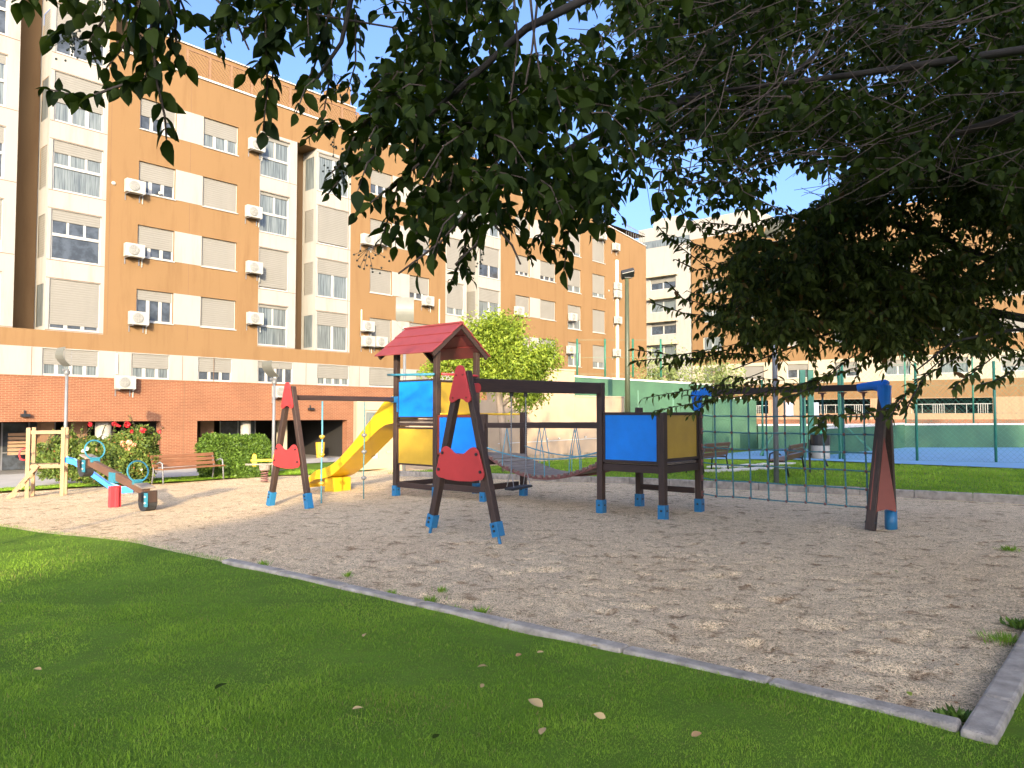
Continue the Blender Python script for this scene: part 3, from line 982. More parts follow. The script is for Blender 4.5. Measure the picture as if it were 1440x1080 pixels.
def make_ac():
    t = thing('air_conditioner', 'x', 'air conditioner', (0, 0, 0), TH, 'air conditioners on the apartment block')
    b = MB(); b.b2((-.40, -.42, 0), (.40, -.12, .58)); b.build('casing', M_['acw'], t, bevel=.015)
    f = MB()
    f.lathe([(.225, 0), (.225, .02), (.19, .03)], (0, 0, 0), 24)
    f.v = [(x - .08, -.42 - z, .29 + y) for x, y, z in f.v]
    g = f.build('fan_grille', M_['acd'], t)
    s = MB()
    for r in (.05, .10, .15, .2): s.tube([(-.08 + r * math.cos(q), -.455, .29 + r * math.sin(q)) for q in np.linspace(0, 2 * PI, 20)[:-1]], .006, 4, closed=True)
    s.tube([(-.08 - .2, -.457, .29), (-.08 + .2, -.457, .29)], .006, 4); s.tube([(-.08, -.457, .09), (-.08, -.457, .49)], .006, 4)
    s.build('fan_guard', M_['acw'], g)
    k = MB()
    for x in (-.3, .3): k.b2((x - .02, -.46, -.05), (x + .02, -.005, -.003)); k.b2((x - .02, -.03, -.30), (x + .02, -.005, -.05))
    k.build('bracket', M_['steel'], t)
    d = MB(); d.tube([(.36, -.119, .15), (.42, -.06, .12), (.43, -.03, -.1), (.43, -.02, -.35)], .025, 6); d.build('hose', M_['acw'], t)
    return t


ACS = [(180, 261, 'under the left window of the third window row'), (181, 352, 'under the left window of the second window row'),
       (189, 448, 'under the left window of the lowest window row'), (172, 538, 'on the red brick right of the first lamp pole'),
       (349, 297, 'left of the white window column, topmost clear of the leaves'), (351, 376, 'left of the closed shutter of the white window column'),
       (353, 448, 'left of the lowest window of the white window column'), (352, 201, 'behind the hanging leaves, left of the white window column top'),
       (390, 551, 'on the red brick behind the second lamp pole'), (511, 336, 'left one of the pair under the leaves beside the closed white shutter'),
       (528, 336, 'right one of the pair under the leaves beside the closed white shutter'), (512, 459, 'alone above the pair, left of the shutter beside the toy tower roof'),
       (513, 480, 'left one of the pair just above the red toy tower roof'), (531, 481, 'right one of the pair just above the red toy tower roof'),
       (597, 423, 'with a white pipe rising beside it, above the curved lamp reflector'), (726, 437, 'just above the bright green tree top'),
       (802, 446, 'covering the lower left corner of a single window with bars'), (799, 492, 'beside the lowest single window, behind the fence post'),
       (864, 346, 'topmost on the white duct of the far wall end'), (866, 402, 'upper one of the close pair on the white duct'), (866, 413, 'lower one of the close pair on the white duct'),
       (866, 450, 'on the white duct just above the lowest one'), (864, 496, 'lowest on the white duct of the far wall end'), (845, 330, 'high on the far wall between two single windows')]
for i, (px, py, lab) in enumerate(ACS):
    if acp is None: acp = make_ac(); o = acp
    else: o = copy_tree(acp)
    u = fu(px); p = W(u, VF)
    z = EYE + (HOR - py) / (F / p.y) - .29
    o.location = (p.x, p.y, z)
    o['label'] = 'white air conditioner ' + lab

# ================================================================== FAR BLOCKS
def far_block(name, label, u, v0, v1, base, top, mat, rows, cols, wmat=None):
    """wall facing the camera in the plane u = const; local x runs from v1 to v0 (left to right in the photo)"""
    o = W(u, v1); t = thing(name, label, 'building', (o.x, o.y, 0), TH - PI / 2)
    L = v1 - v0
    wl = MB(); hs = []
    for z0, z1 in rows:
        for a, b in cols:
            hs.append((a, b, z0, z1)); window(t, a, b, z0, z1, .15, wrng.choice([0, .2, .4, .7, 1.0]), 2, sill=False)
    return t, wl, hs, L


# right-hand block, partly behind the trees
t, wl, hs, L = far_block('apartment_block', 'distant orange and cream block behind the court, seen under the dark tree', 69.0, -45.0, 35.7, .5, 20.0, M_['orange'],
                         [(5.0, 6.3), (8.0, 9.4), (10.9, 12.3), (13.8, 15.2)], [(1.2 + i * 4.2, 3.2 + i * 4.2) for i in range(14)])
cr, orr, pe = MB(), MB(), MB()
hs5 = [h for h in hs if h[2] < 6]; hsu = [h for h in hs if h[2] > 6]
wall_grid(cr, 0, L, 4.5, 6.6, hs5, .15); wall_grid(orr, 0, L, 6.6, 19.5, hsu, .15)
orr.quad((0, 0, 3.05), (L, 0, 3.05), (L, 0, 4.5), (0, 0, 4.5))
orr.quad((0, 0, 19.5), (L, 0, 19.5), (L, 12, 19.5), (0, 12, 19.5)); orr.quad((0, 0, 0), (0, 12, 0), (0, 12, 19.5), (0, 0, 19.5))
gf = [(2 + i * 9.0, 7.8 + i * 9.0, 1.75, 3.0) for i in range(8)]
wall_grid(pe, 0, L, .0, 3.05, gf, .8)
orr.build('stucco_wall', M_['orange'], t, fix=False); cr.build('cream_band', M_['cream'], t, fix=False); pe.build('ground_floor_wall', M_['peach'], t, fix=False)
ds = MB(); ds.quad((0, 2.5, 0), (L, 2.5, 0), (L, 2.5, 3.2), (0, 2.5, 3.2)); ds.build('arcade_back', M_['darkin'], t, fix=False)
for a, b, _, _ in gf:
    rl = MB(); x = a
    while x < b:
        rl.b2((x - .02, .1, 1.75), (x + .02, .14, 2.5)); x += (.16 if int(x * 1.3) % 4 == 0 else .8)
    rl.b2((a, .10, 2.48), (b, .15, 2.54)); rl.build('balcony_rail', M_['frame'], t)
# far white block
zs_ = lambda z: 1.65 + (z - 1.65) * .81
rw_ = [(zs_(9.0 + i * 2.95), zs_(10.5 + i * 2.95)) for i in range(4)]
t, wl, hs, L = far_block('apartment_block', 'distant white block with projecting window hoods, left of the tree', 69.0, 35.85, 43.4, 0, 27, M_['white'],
                         rw_ + [(zs_(6.05), zs_(7.5)), (zs_(3.1), zs_(4.5))], [(2.9, 5.9)])
wl = MB(); zt = zs_(23.4); wall_grid(wl, 0, L, 0, zt, hs, .15)
wl.quad((0, 0, 0), (0, 14, 0), (0, 14, zt), (0, 0, zt)); wl.quad((L, 0, 0), (L, 0, zt), (L, 14, zt), (L, 14, 0)); wl.quad((0, 0, zt), (L, 0, zt), (L, 14, zt), (0, 14, zt))
wl.build('white_wall', M_['white'], t, fix=False)
wl = MB(); wl.b2((0.01, 2.5, zt + .01), (L + 6, 12, zs_(27.0))); wl.build('attic', M_['white'], t)
wl = MB(); wl.b2((1.0, 4, zs_(27.0) + .01), (4, 8, zs_(28.6))); wl.build('roof_house', M_['white'], t)
for z0, z1 in rw_:
    h = MB(); h.b2((2.6, -.55, z1 + .10), (6.2, -.003, z1 + .34)); h.build('window_hood', M_['cream'], t)
    b = MB(); b.b2((-.05, -.6, z0 - .7), (1.5, -.003, z0 + 1.1)); b.build('glazed_bay', M_['curtain'], t)
rr = MB(); rr.b2((0, -.05, zt + .05), (L, 0, zt + .8)); rr.build('terrace_railing', M_['curtain'], t)
# ================================================================== LOW CREAM BUILDING, COURT WALLS, FENCES
pa, pb = G(501, 662), G(880, 641)
dcw = (pb - pa); Lc = dcw.xy.length; rzc = math.atan2(dcw.y, dcw.x)
t = thing('cream_garden_wall', 'low cream wall with a stone plinth and two windows behind the toy tower and bridge', 'wall', (pa.x, pa.y, -0.2), rzc)


def lx(px):                                                        # where the pixel column meets this wall, local x
    r = ((px - 720.0) / F, 1.0); d = (math.cos(rzc), math.sin(rzc))
    den = r[0] * d[1] - r[1] * d[0]
    s = (pa.x * d[1] - pa.y * d[0]) / den
    return (s * r[0] - pa.x) * d[0] + (s * r[1] - pa.y) * d[1]


def lz(px, py):
    x = lx(px); Y = pa.y + math.sin(rzc) * x
    return at(px, py, Y).z + 0.2


m = MB()
x0, x1, x2, x3 = 0, lx(690), lx(808), lx(878)
za, zb, zc_ = lz(560, 561), lz(790, 521), lz(840, 558.5)
wins = [(lx(514), lx(533), lz(520, 645), lz(520, 577)), (lx(677), lx(699), lz(690, 597), lz(690, 568))]
wall_grid(m, x0, x1 - .003, -.5, za, wins[:1] + ([wins[1]] if wins[1][1] < x1 else []), .12)
m.b2((x1, 0, -.5), (x2, .3, zb)); m.b2((x2 + .002, 0, -.5), (x3, .3, zc_))
m.quad((x0, 0, za), (x1, 0, za), (x1, .3, za), (x0, .3, za)); m.quad((x0, 0, -.5), (x0, .3, -.5), (x0, .3, za), (x0, 0, za)); m.quad((x0, .3, -.5), (x1, .3, -.5), (x1, .3, za), (x0, .3, za))
m.build('wall', M_['cheek'], t, fix=False)
for q in wins: window(t, *q, .12, 0.0, 1, .55, pane=cu_, sill=False)
m = MB(); m.b2((lx(700), -.06, -.5), (x3, -.002, lz(800, 637))); m.build('stone_plinth', M_['stone'], t)
m = MB()
m.bar((lx(700), -.02, lz(700, 624)), (x3, -.02, lz(870, 614.5)), .03, .03)
for px in (768, 785, 822): m.box((lx(px), -.05, lz(px, 621 - (px - 700) * .055)), (.08, .08, .06))
m.build('pipe_run', M_['coping'], t)
m = MB(); m.b2((x1 - .05, -.04, zb + .003), (x2 + .04, .34, zb + .07)); m.b2((x2 + .045, -.04, zc_ + .003), (x3 + .04, .34, zc_ + .06)); m.b2((lx(544), -.02, lz(548, 637)), (lx(700), -.002, lz(548, 634)))
m.build('coping', M_['cream'], t)


def wallthing(name, label, p, q, z0, hp, hq, th, mat, parts=True):
    p, q = Vector(p), Vector(q); d = (q - p); L = d.xy.length
    t = thing(name, label, 'wall', (p.x, p.y, z0), math.atan2(d.y, d.x))
    m = MB(); m.add([(0, 0, 0), (L, 0, 0), (L, 0, hq), (0, 0, hp), (0, th, 0), (L, th, 0), (L, th, hq), (0, th, hp)],
                    [(0, 1, 2, 3), (5, 4, 7, 6), (3, 2, 6, 7), (0, 4, 5, 1), (1, 5, 6, 2), (4, 0, 3, 7)])
    m.build('wall', mat, t)
    m = MB(); m.bar((0, th / 2, hp + .045), (L, th / 2, hq + .045), th + .06, .08); m.build('coping', M_['coping'], t)
    return t, L


def gp(px, Y): v = at(px, 600, Y); return Vector((v.x, v.y, 0))


g1 = gp(805, 38.5); g2 = gp(1002, 38.5); g3 = gp(1064, 38.3)
t, L = wallthing('court_wall', 'tall green court wall behind the box of the play structure', g1, g2, -.3, at(805, 530, 38.5).z + .3, at(985, 542, 38.5).z + .3, .25, M_['greenwall'])
m = MB()
for f in (.22, .47, .72): m.b2((L * f - .02, -.012, 0), (L * f + .02, -.002, 3.2))
m.b2((0, -.014, 1.9), (L, -.003, 1.95)); m.build('panel_joint', M_['greenpost'], t)
t, L = wallthing('court_wall', 'lower green court wall section seen through the climbing net', g2 + Vector((.02, 0, 0)), g3, -.1, at(1003, 561, 38.4).z + .1, at(1064, 561, 38.3).z + .1, .25, M_['greenwall'])
h1, h2 = gp(1066, 36.2), gp(1560, 36.2)
t, L = wallthing('court_wall', 'low sunlit green wall along the far side of the blue court', h1, h2, 0, at(1150, 599, 36.2).z, at(1400, 597, 36.2).z, .2, M_['greenwall'])
k1, k2 = G(1150, 643), gp(1272, 36.0)
t, L = wallthing('court_wall', 'dark green spur wall with a pale top running back across the court', k1, k2, 0, at(1152, 604, k1.y).z, at(1272, 597, 36.0).z, .2, M_['greenwall'])
m = MB(); q1, q2 = gp(1060, 39.5), gp(1600, 39.5)
t = thing('brick_planter', 'long low red brick planter wall behind the green court wall', 'planter', (q1.x, q1.y, 0), 0)
m.b2((0, 0, 0), (q2.x - q1.x, .6, at(1200, 590, 39.5).z)); m.build('brick_face', M_['brick'], t)


def fence(name, label, p, q, hgt, n, pitch=.11, pr=.035, mesh=True, skip=()):
    p, q = Vector(p), Vector(q); d = q - p; L = d.xy.length
    t = thing(name, label, 'fence', (p.x, p.y, p.z), math.atan2(d.y, d.x))
    for i in range(n + 1):
        if i in skip: continue
        x = L * i / n; m = MB(); m.tube([(x, 0, -.1), (x, 0, hgt + .05)], pr, 8); m.build('post', M_['greenpost'], t, smooth=True)
    m = MB()
    for z in (0.06, hgt * .5, hgt): m.tube([(0, .04, z), (L, .04, z)], .006, 4)
    if mesh:
        k = -hgt
        while k < L:
            for s in (1, -1):
                a, b = max(k, 0), min(k + hgt, L)
                if b - a < .02: continue
                za, zb = (a - k, b - k) if s > 0 else (hgt - (a - k), hgt - (b - k))
                m.tube([(a, .045 + .004 * s, za), (b, .045 + .004 * s, zb)], .0028, 3, cap=False)
            k += pitch * 1.414
    m.build('mesh', M_['greenpost'], t, fix=False)
    return t


f1, f2 = G(986, 641), G(1186, 648); f3 = G(1520, 655)
fence('mesh_fence', 'green chain-link fence at the court edge right of the trash bin', f2, f3, 3.4, 3, .13, .045)
fence('mesh_fence', 'green chain-link fence at the court edge seen through the climbing net', f1, f2 - (f2 - f1) * .02, 3.2, 2, .13, .04)
w1, w2 = gp(1274, 36.4), gp(1560, 36.4)
w1.z = w2.z = at(1300, 597, 36.2).z + .09
fence('mesh_fence', 'tall thin wire fence standing on the far low green wall', w1, w2, 3.6, 3, .16, .04)
w1, w2 = gp(812, 38.8), gp(930, 38.8); w1.z = w2.z = at(820, 530, 38.6).z + .1
fence('mesh_fence', 'tall wire fence with two posts above the green wall by the tree', w1, w2, at(812, 478, 38.8).z - w1.z, 3, .3, .05, mesh=False)
# paddle court gate frame with two notices
p = G(1136, 646)
t = thing('court_gate', 'green steel gate frame with two white notices at the court edge', 'gate', (p.x, p.y, 0), 0)
sca = F / p.y
for dx in (-.16, .14):
    m = MB(); m.b2((dx - .1, -.05, 0), (dx + .1, .05, 3.3)); m.build('post', M_['greenpost'], t)
m = MB(); m.b2((1.17, -.06, 0), (1.35, .06, 3.3)); m.build('post', M_['greenpost'], t)
m = MB(); m.bar((1.5, 0, 1.15), (2.35, 0, .32), .05, .05); m.bar((-1.15, 0, 1.1), (-1.75, 0, .15), .06, .06); m.build('stay', M_['greenpost'], t)
for px in (1110, 1146):
    a = at(px - 5, 585, p.y) - p; b = at(px + 5, 566, p.y) - p
    m = MB(); m.b2((a.x, -.02, a.z), (b.x, 0, b.z)); m.build('notice', M_['signw'], t)


# ================================================================== LAMPS
def lamp_post(label, base, hp, zref0, zref1, wref, yaw, bend, matp='galv', r=.055, rodz=None, tilt=0.0, head=True):
    t = thing('street_lamp', label, 'street lamp', tuple(base), yaw, 'lamps with curved reflectors')
    m = MB(); m.tube([(0, 0, -.3), (0, 0, hp * .5), (0, 0, hp)], [r, r, r * .85], 12); m.build('pole', M_[matp], t, smooth=True)
    m = MB(); m.lathe([(.07, 0), (.09, .04), (.09, .12), (.05, .16)], (0, 0, hp), 16)
    m.box((0, -.05, hp + .16), (.12, .16, .07), 0)
    m.build('lamp_head', M_['galv'], t)
    m = MB(); h = zref1 - zref0
    for s in (-1, 1): m.tube([(s * .10, 0, hp + .12), (s * wref * .42, .02, hp + .3), (s * wref * .46, .03, zref1 - .1)], .007, 6)
    m.build('rod', M_['galv'], t)
    n = 10; vs = []
    for i in range(n + 1):
        f = i / n
        off = bend * math.sin(f * PI) - tilt * f * h
        for x in (-wref / 2, wref / 2):
            vs += [(x, off, zref0 + h * f), (x, off + .02, zref0 + h * f)]
    m = MB(); fs = []
    for i in range(n):
        a = i * 4; b = a + 4
        fs += [(a, a + 2, b + 2, b), (a + 1, b + 1, b + 3, a + 3), (a, b, b + 1, a + 1), (a + 2, a + 3, b + 3, b + 2)]
    fs += [(0, 1, 3, 2), (n * 4, n * 4 + 2, n * 4 + 3, n * 4 + 1)]
    m.add(vs, fs); m.build('reflector', M_['reflector'], t, smooth=False)
    return t


def zz(px, py, Y): return at(px, py, Y).z


b = at(90, 690, 25.2); b.z = float(T(b.x, b.y)); Y = b.y
lamp_post('grey lamp post rising behind the small wooden climbing tower, its reflector before a window', b, zz(90, 527, Y) - b.z, zz(93, 515, Y) - b.z, zz(93, 489, Y) - b.z, .62, R(-38), -.16, tilt=.30, r=.055)
b = at(384, 660, 25.5); b.z = float(T(b.x, b.y)); Y = b.y
lamp_post('grey lamp post between the hedge and the left red climbing frame', b, zz(384, 540, Y) - b.z, zz(386, 530, Y) - b.z, zz(386, 508, Y) - b.z, .58, R(-40), -.12, tilt=.55, r=.055)
b = at(568, 662, 25.8); b.z = float(T(b.x, b.y)); Y = b.y
lamp_post('tall grey lamp post behind the toy tower, big reflector above the red roof', b, zz(568, 468, Y) - b.z, zz(566, 452, Y) - b.z, zz(566, 418, Y) - b.z, .62, R(8), -.10, r=.06)
b = G(1092, 682); Y = b.y
lamp_post('thick grey lamp post on the lawn by the bench, its plate showing above the leaves', b, zz(1088, 352, Y) - b.z, zz(1066, 335, Y) - b.z, zz(1066, 312, Y) - b.z, .62, R(20), -.05, tilt=.6, r=.06, head=True)
b = at(883, 640, 35.0); b.z = 0
t = thing('street_lamp', 'tall green floodlight pole in front of the green wall and orange facade', 'floodlight', tuple(b), 0)
H_ = zz(880, 392, 35); m = MB(); m.tube([(0, 0, 0), (0, 0, H_)], [.14, .09], 12); m.build('pole', M_['gpole'], t, smooth=True)
m = MB(); m.box((0.02, -.1, H_ + .22), (.62, .5, .22), 0, 0, Matrix.Rotation(R(-14), 3, 'Y') @ Matrix.Rotation(R(-25), 3, 'X')); m.box((0, 0, H_ + .05), (.5, .14, .07)); m.build('lamp_head', M_['black'], t, bevel=.03)
b = Vector((-5.35, -3.2, float(T(-5.35, -3.2))))
lamp_post('grey lamp post on the lawn behind the camera that throws the long thin shadow', b, 4.9, 5.1, 5.8, .62, R(10), -.1)

# ================================================================== THE PLAY STRUCTURE  (local x = E2, y = E1)
PO = Vector((2.44, 12.1, 0))
ps = thing('play_structure', 'wooden play structure with red-roofed tower, yellow slide, hanging bridge, swing frame and climbing net', 'play structure', tuple(PO), TH)


def split_build(mb, name, mat, parent, bev):
    for k in range(0, len(mb.v), 8):
        q = MB(); q.add(mb.v[k:k + 8], [tuple(i - k for i in f) for f in mb.f[k // 8 * 6:k // 8 * 6 + 6]]); q.build(name, mat, parent, bevel=bev)


def gz(x, y):
    p = PO + E2 * x + E1 * y
    return float(T(p.x, p.y))


def post(x, y, ztop, w=.11, zb=None, foot=True, mat='brown', dz=0.0):
    g = gz(x, y) + dz
    m = MB(); m.b2((x - w / 2, y - w / 2, g + (.17 if foot else -.1)), (x + w / 2, y + w / 2, ztop))
    o = m.build('post', M_[mat], ps, bevel=.008)
    if foot:
        m = MB(); q = w / 2 + .012
        m.b2((x - q, y - q, g - .10), (x + q, y + q, g + .19)); f = m.build('post_shoe', M_['lblue'], o, bevel=.006)
        m = MB(); m.box((x, y - q - .004, g + .10), (.03, .012, .03)); m.box((x - q - .004, y, g + .10), (.012, .03, .03)); m.build('bolt', M_['black'], f)
    return o


def panel(p, q, z0, z1, mat, frame='browny', th=.025, fw=.05, inset=.055):
    """framed board between two posts p and q (local xy)"""
    p, q = Vector((p[0], p[1], 0)), Vector((q[0], q[1], 0)); d = (q - p).normalized()
    a = p + d * inset; b = q - d * inset
    fr = MB()
    for z in (z0 + fw / 2, z1 - fw / 2): fr.bar((a.x, a.y, z), (b.x, b.y, z), .06, fw)
    for e, s in ((a, 1), (b, -1)):
        c = e + d * (s * fw / 2); fr.bar((c.x, c.y, z0 + fw), (c.x, c.y, z1 - fw), fw, .06, up=(d.y, -d.x, 0))
    o = fr.build('panel_frame', M_[frame], ps, bevel=.005)
    m = MB(); a2 = a + d * (fw - .006); b2 = b - d * (fw - .006)
    m.bar((a2.x, a2.y, (z0 + z1) / 2), (b2.x, b2.y, (z0 + z1) / 2), th, z1 - z0 - 2 * fw + .012)
    m.build('panel', M_[mat], o)
    return o


# box at the right
SW = 2.20
post(0, 0, 1.68); post(0, 1.2, SW - .0); post(1.25, 1.2, 1.78); post(1.25, 0, 2.02)
panel((0, 0), (0, 1.2), .84, 1.69, 'blue', fw=.045); panel((0, 0), (1.25, 0), .88, 1.69, 'yellow', 'brownx', fw=.05); panel((1.25, 0), (1.25, 1.2), .88, 1.67, 'blue')
m = MB()
for x in (.0, 1.25): m.bar((x, .06, .75), (x, 1.14, .75), .05, .12)
for y in (.0, 1.2): m.bar((.06, y, .752), (1.19, y, .752), .05, .118)
m.bar((1.20, .07, .33), (1.20, 1.13, .33), .05, .1)
split_build(m, 'deck_beam', M_['browny'], ps, .004)
m = MB()
for i in range(9): m.b2((.03 + i * .134, .02, .82), (.03 + i * .134 + .122, 1.18, .86))
m.build('deck', M_['plank'], ps)
# lower deck and bridge landing
AR, AM, AL = 3.96, 5.32, 6.6
post(0, AR, 1.66, dz=-.06); post(1.2, AR, 1.70)
panel((0, AM), (0, AR), .82, 1.64, 'blue', 'rust', fw=.045)
m = MB()
for i in range(9): m.b2((.03 + i * .128, AR + .02, .80), (.03 + i * .128 + .118, AM - .06, .84))
m.build('deck', M_['plank'], ps)
m = MB(); m.bar((.06, AR, .72), (1.14, AR, .72), .05, .12); m.bar((0, AR + .06, .70), (0, AM - .06, .70), .05, .12); m.bar((1.2, AR + .06, .70), (1.2, AM - .06, .70), .05, .12)
m.bar((.06, AR + .1, .20), (1.14, AR + .1, .20), .06, .12); m.bar((0, AR + .06, .16), (0, AM - .06, .16), .06, .12)
split_build(m, 'deck_beam', M_['browny'], ps, .004)
m = MB(); m.tube([(1.2, AM - .05, 1.66), (1.2, AR + .05, 1.66)], .022, 8); m.tube([(.06, AM - .04, 1.66), (1.14, AM - .04, 1.66)], .022, 8); m.build('handrail', M_['slide'], ps, smooth=True)
# tower
TP = 3.02
for (x, y) in ((0, AM), (1.2, AM), (1.2, AL), (0, AL)): post(x, y, TP)
panel((0, AL), (0, AM), 1.57, 2.40, 'blue', fw=.035); panel((0, AL), (0, AM), .56, 1.38, 'yellow', fw=.035)
panel((0, AM), (1.2, AM), 1.62, 2.38, 'yellow', 'brownx', fw=.045)
panel((1.2, AL), (1.2, AM), 1.57, 2.35, 'blue')
m = MB()
for i in range(9): m.b2((.03 + i * .128, AM + .06, 1.47), (.03 + i * .128 + .118, AL - .06, 1.51))
m.build('deck', M_['plank'], ps)
m = MB()
for x in (0, 1.2): m.bar((x, AM + .06, 1.44), (x, AL - .06, 1.44), .05, .06); m.bar((x, AM + .06, 1.535), (x, AL - .06, 1.535), .05, .03)
for y in (AM, AL): m.bar((.06, y, 1.442), (1.14, y, 1.442), .05, .058)
m.bar((0, AM + .06, .12), (0, AL - .06, .12), .06, .11); m.bar((.06, AL, .12), (1.14, AL, .12), .06, .11); m.bar((1.2, AM + .06, .12), (1.2, AL - .06, .12), .06, .11)
split_build(m, 'deck_beam', M_['browny'], ps, .004)
m = MB(); m.tube([(-.07, AL + .22, 2.53), (-.09, AL + .0, 2.52), (-.09, AM - .02, 2.49)], .026, 8); m.build('handrail', M_['teal'], ps, smooth=True)
m = MB(); m.tube([(.06, AM - .09, 2.50), (1.14, AM - .09, 2.50)], .024, 8); m.build('handrail', M_['bred'], ps, smooth=True)
# pitched roof of overlapping boards, ridge along y
y0, y1 = AM - .16, AL + .42
xr, zr, xe, ze = .6, 3.60, -.26, 2.93
roof = None
for s in (-1, 1):
    ex = xe if s < 0 else 1.2 - xe
    m = MB(); nb = 3
    d = Vector((ex - xr, 0, ze - zr)); nrm = Vector((-d.z * s, 0, abs(d.x))).normalized() if s < 0 else Vector((-d.z, 0, d.x)).normalized()
    if nrm.z < 0: nrm = -nrm
    for i in range(nb):
        a = Vector((xr, 0, zr)) + d * (i / nb) + nrm * (.012 + .0); b = Vector((xr, 0, zr)) + d * ((i + 1.06) / nb) + nrm * (.030)
        c = (a + b) / 2; m.bar((a.x, (y0 + y1) / 2, a.z), (b.x, (y0 + y1) / 2, b.z), y1 - y0, .02, up=nrm)
    o = m.build('roof', M_['roofred'], ps, bevel=.004) if roof is None else m.build('roof', M_['roofred'], ps, bevel=.004)
    roof = o
    m = MB()
    for y in (y0 + .05, y1 - .08):
        m.bar((xr + .02 * s, y, zr - .05), (ex - s * .04, y, ze - .03), .05, .10, up=nrm)
    m.build('gable_rafter', M_['brownx'], ps, bevel=.004)
m = MB(); m.bar((.6, y0 - .01, zr + .035), (.6, y1 + .01, zr + .035), .07, .03); m.build('ridge_cap', M_['roofred'], ps)
# slide
prof = [(AL + .06, 1.52), (AL + .45, 1.47), (AL + .75, 1.32), (AL + 1.5, .82), (AL + 2.15, .38), (AL + 2.5, .20), (AL + 2.85, .13), (AL + 3.15, .10), (AL + 3.4, -.02), (AL + 3.5, -.14)]
side = [.56, .50, .38, .24, .20, .20, .17, .14, .10, .06]
sl = MB(); xa, xb = .10, .66
zs = [p[1] for p in prof]
# smooth the profile
ys = np.array([p[0] for p in prof]); tt = np.linspace(0, len(prof) - 1, 46)
ysm = np.interp(tt, range(len(prof)), ys); zsm = np.interp(tt, range(len(prof)), zs); ssm = np.interp(tt, range(len(prof)), side)
ker = np.array([1, 2, 3, 2, 1]) / 9.0
pad = lambda q: np.convolve(np.concatenate([[q[0]] * 2, q, [q[-1]] * 2]), ker, 'valid')
ysm, zsm, ssm = pad(ysm), pad(zsm), pad(ssm)
sec = []
for y, z, h in zip(ysm, zsm, ssm):
    k = .045
    sec.append([(xa - k - .02, z - .05), (xa - k - .02, z + h), (xa - k, z + h + .02), (xa, z + h), (xa + .01, z + .05), (xa + .06, z), (xb - .06, z), (xb - .01, z + .05), (xb, z + h), (xb + k, z + h + .02), (xb + k + .02, z + h), (xb + k + .02, z - .05)])
n = len(sec[0]); vs = []; fs = []
for y, s in zip(ysm, sec): vs += [(a, y, b) for a, b in s]
for i in range(len(sec) - 1):
    for j in range(n):
        fs.append((i * n + j, i * n + (j + 1) % n, (i + 1) * n + (j + 1) % n, (i + 1) * n + j))
fs += [tuple(range(n)), tuple((len(sec) - 1) * n + j for j in range(n))]
sl.add(vs, fs); slide = sl.build('slide', M_['slide'], ps, smooth=False)
e = slide.modifiers.new('edge', 'EDGE_SPLIT') if False else None
m = MB(); m.prism([(-.36, 0), (.36, 0), (.36, .42), (.24, .62), (.10, .68), (-.10, .68), (-.24, .62), (-.36, .42), (-.25, .42), (-.17, .53), (0, .57), (.17, .53), (.25, .42), (.25, .05), (-.25, .05), (-.25, .42), (-.36, .40)][:8] , ((xa + xb) / 2, AL + .13, 1.52), (1, 0, 0), (0, 0, 1), .001) if False else None
arch_o = [(math.cos(q) * .36, .42 + math.sin(q) * .26) for q in np.linspace(0, PI, 13)]
arch_i = [(math.cos(q) * .25, .42 + math.sin(q) * .15) for q in np.linspace(PI, 0, 13)]
m = MB(); m.prism([(.36, 0)] + arch_o + [(-.36, 0), (-.25, 0)] + arch_i + [(.25, 0)], ((xa + xb) / 2, AL + .16, 1.54), (1, 0, 0), (0, 0, 1), .10); m.build('slide_hood', M_['slide'], slide, bevel=.01)
m = MB(); gs = gz(.4, AL + 2.7)
m.b2((xa + .03, AL + 2.45, gs - .1), (xb - .03, AL + 2.85, .12)); m.build('slide_base', M_['slide'], slide, bevel=.02)
# the blue bracket and the rope frame to the left
XB = -2.66
RZ = 1.98
m = MB(); m.bar((XB, AL, RZ), (-.05, AL, RZ), .07, .10); m.build('beam', M_['brownx'], ps, bevel=.006)
m = MB(); m.box((-.08, AL, RZ), (.06, .13, .13)); m.box((-.03, AL - .07, RZ - .1), (.05, .03, .34)); m.box((XB + .06, AL, RZ), (.05, .10, .12)); m.build('bracket', M_['lblue'], ps)


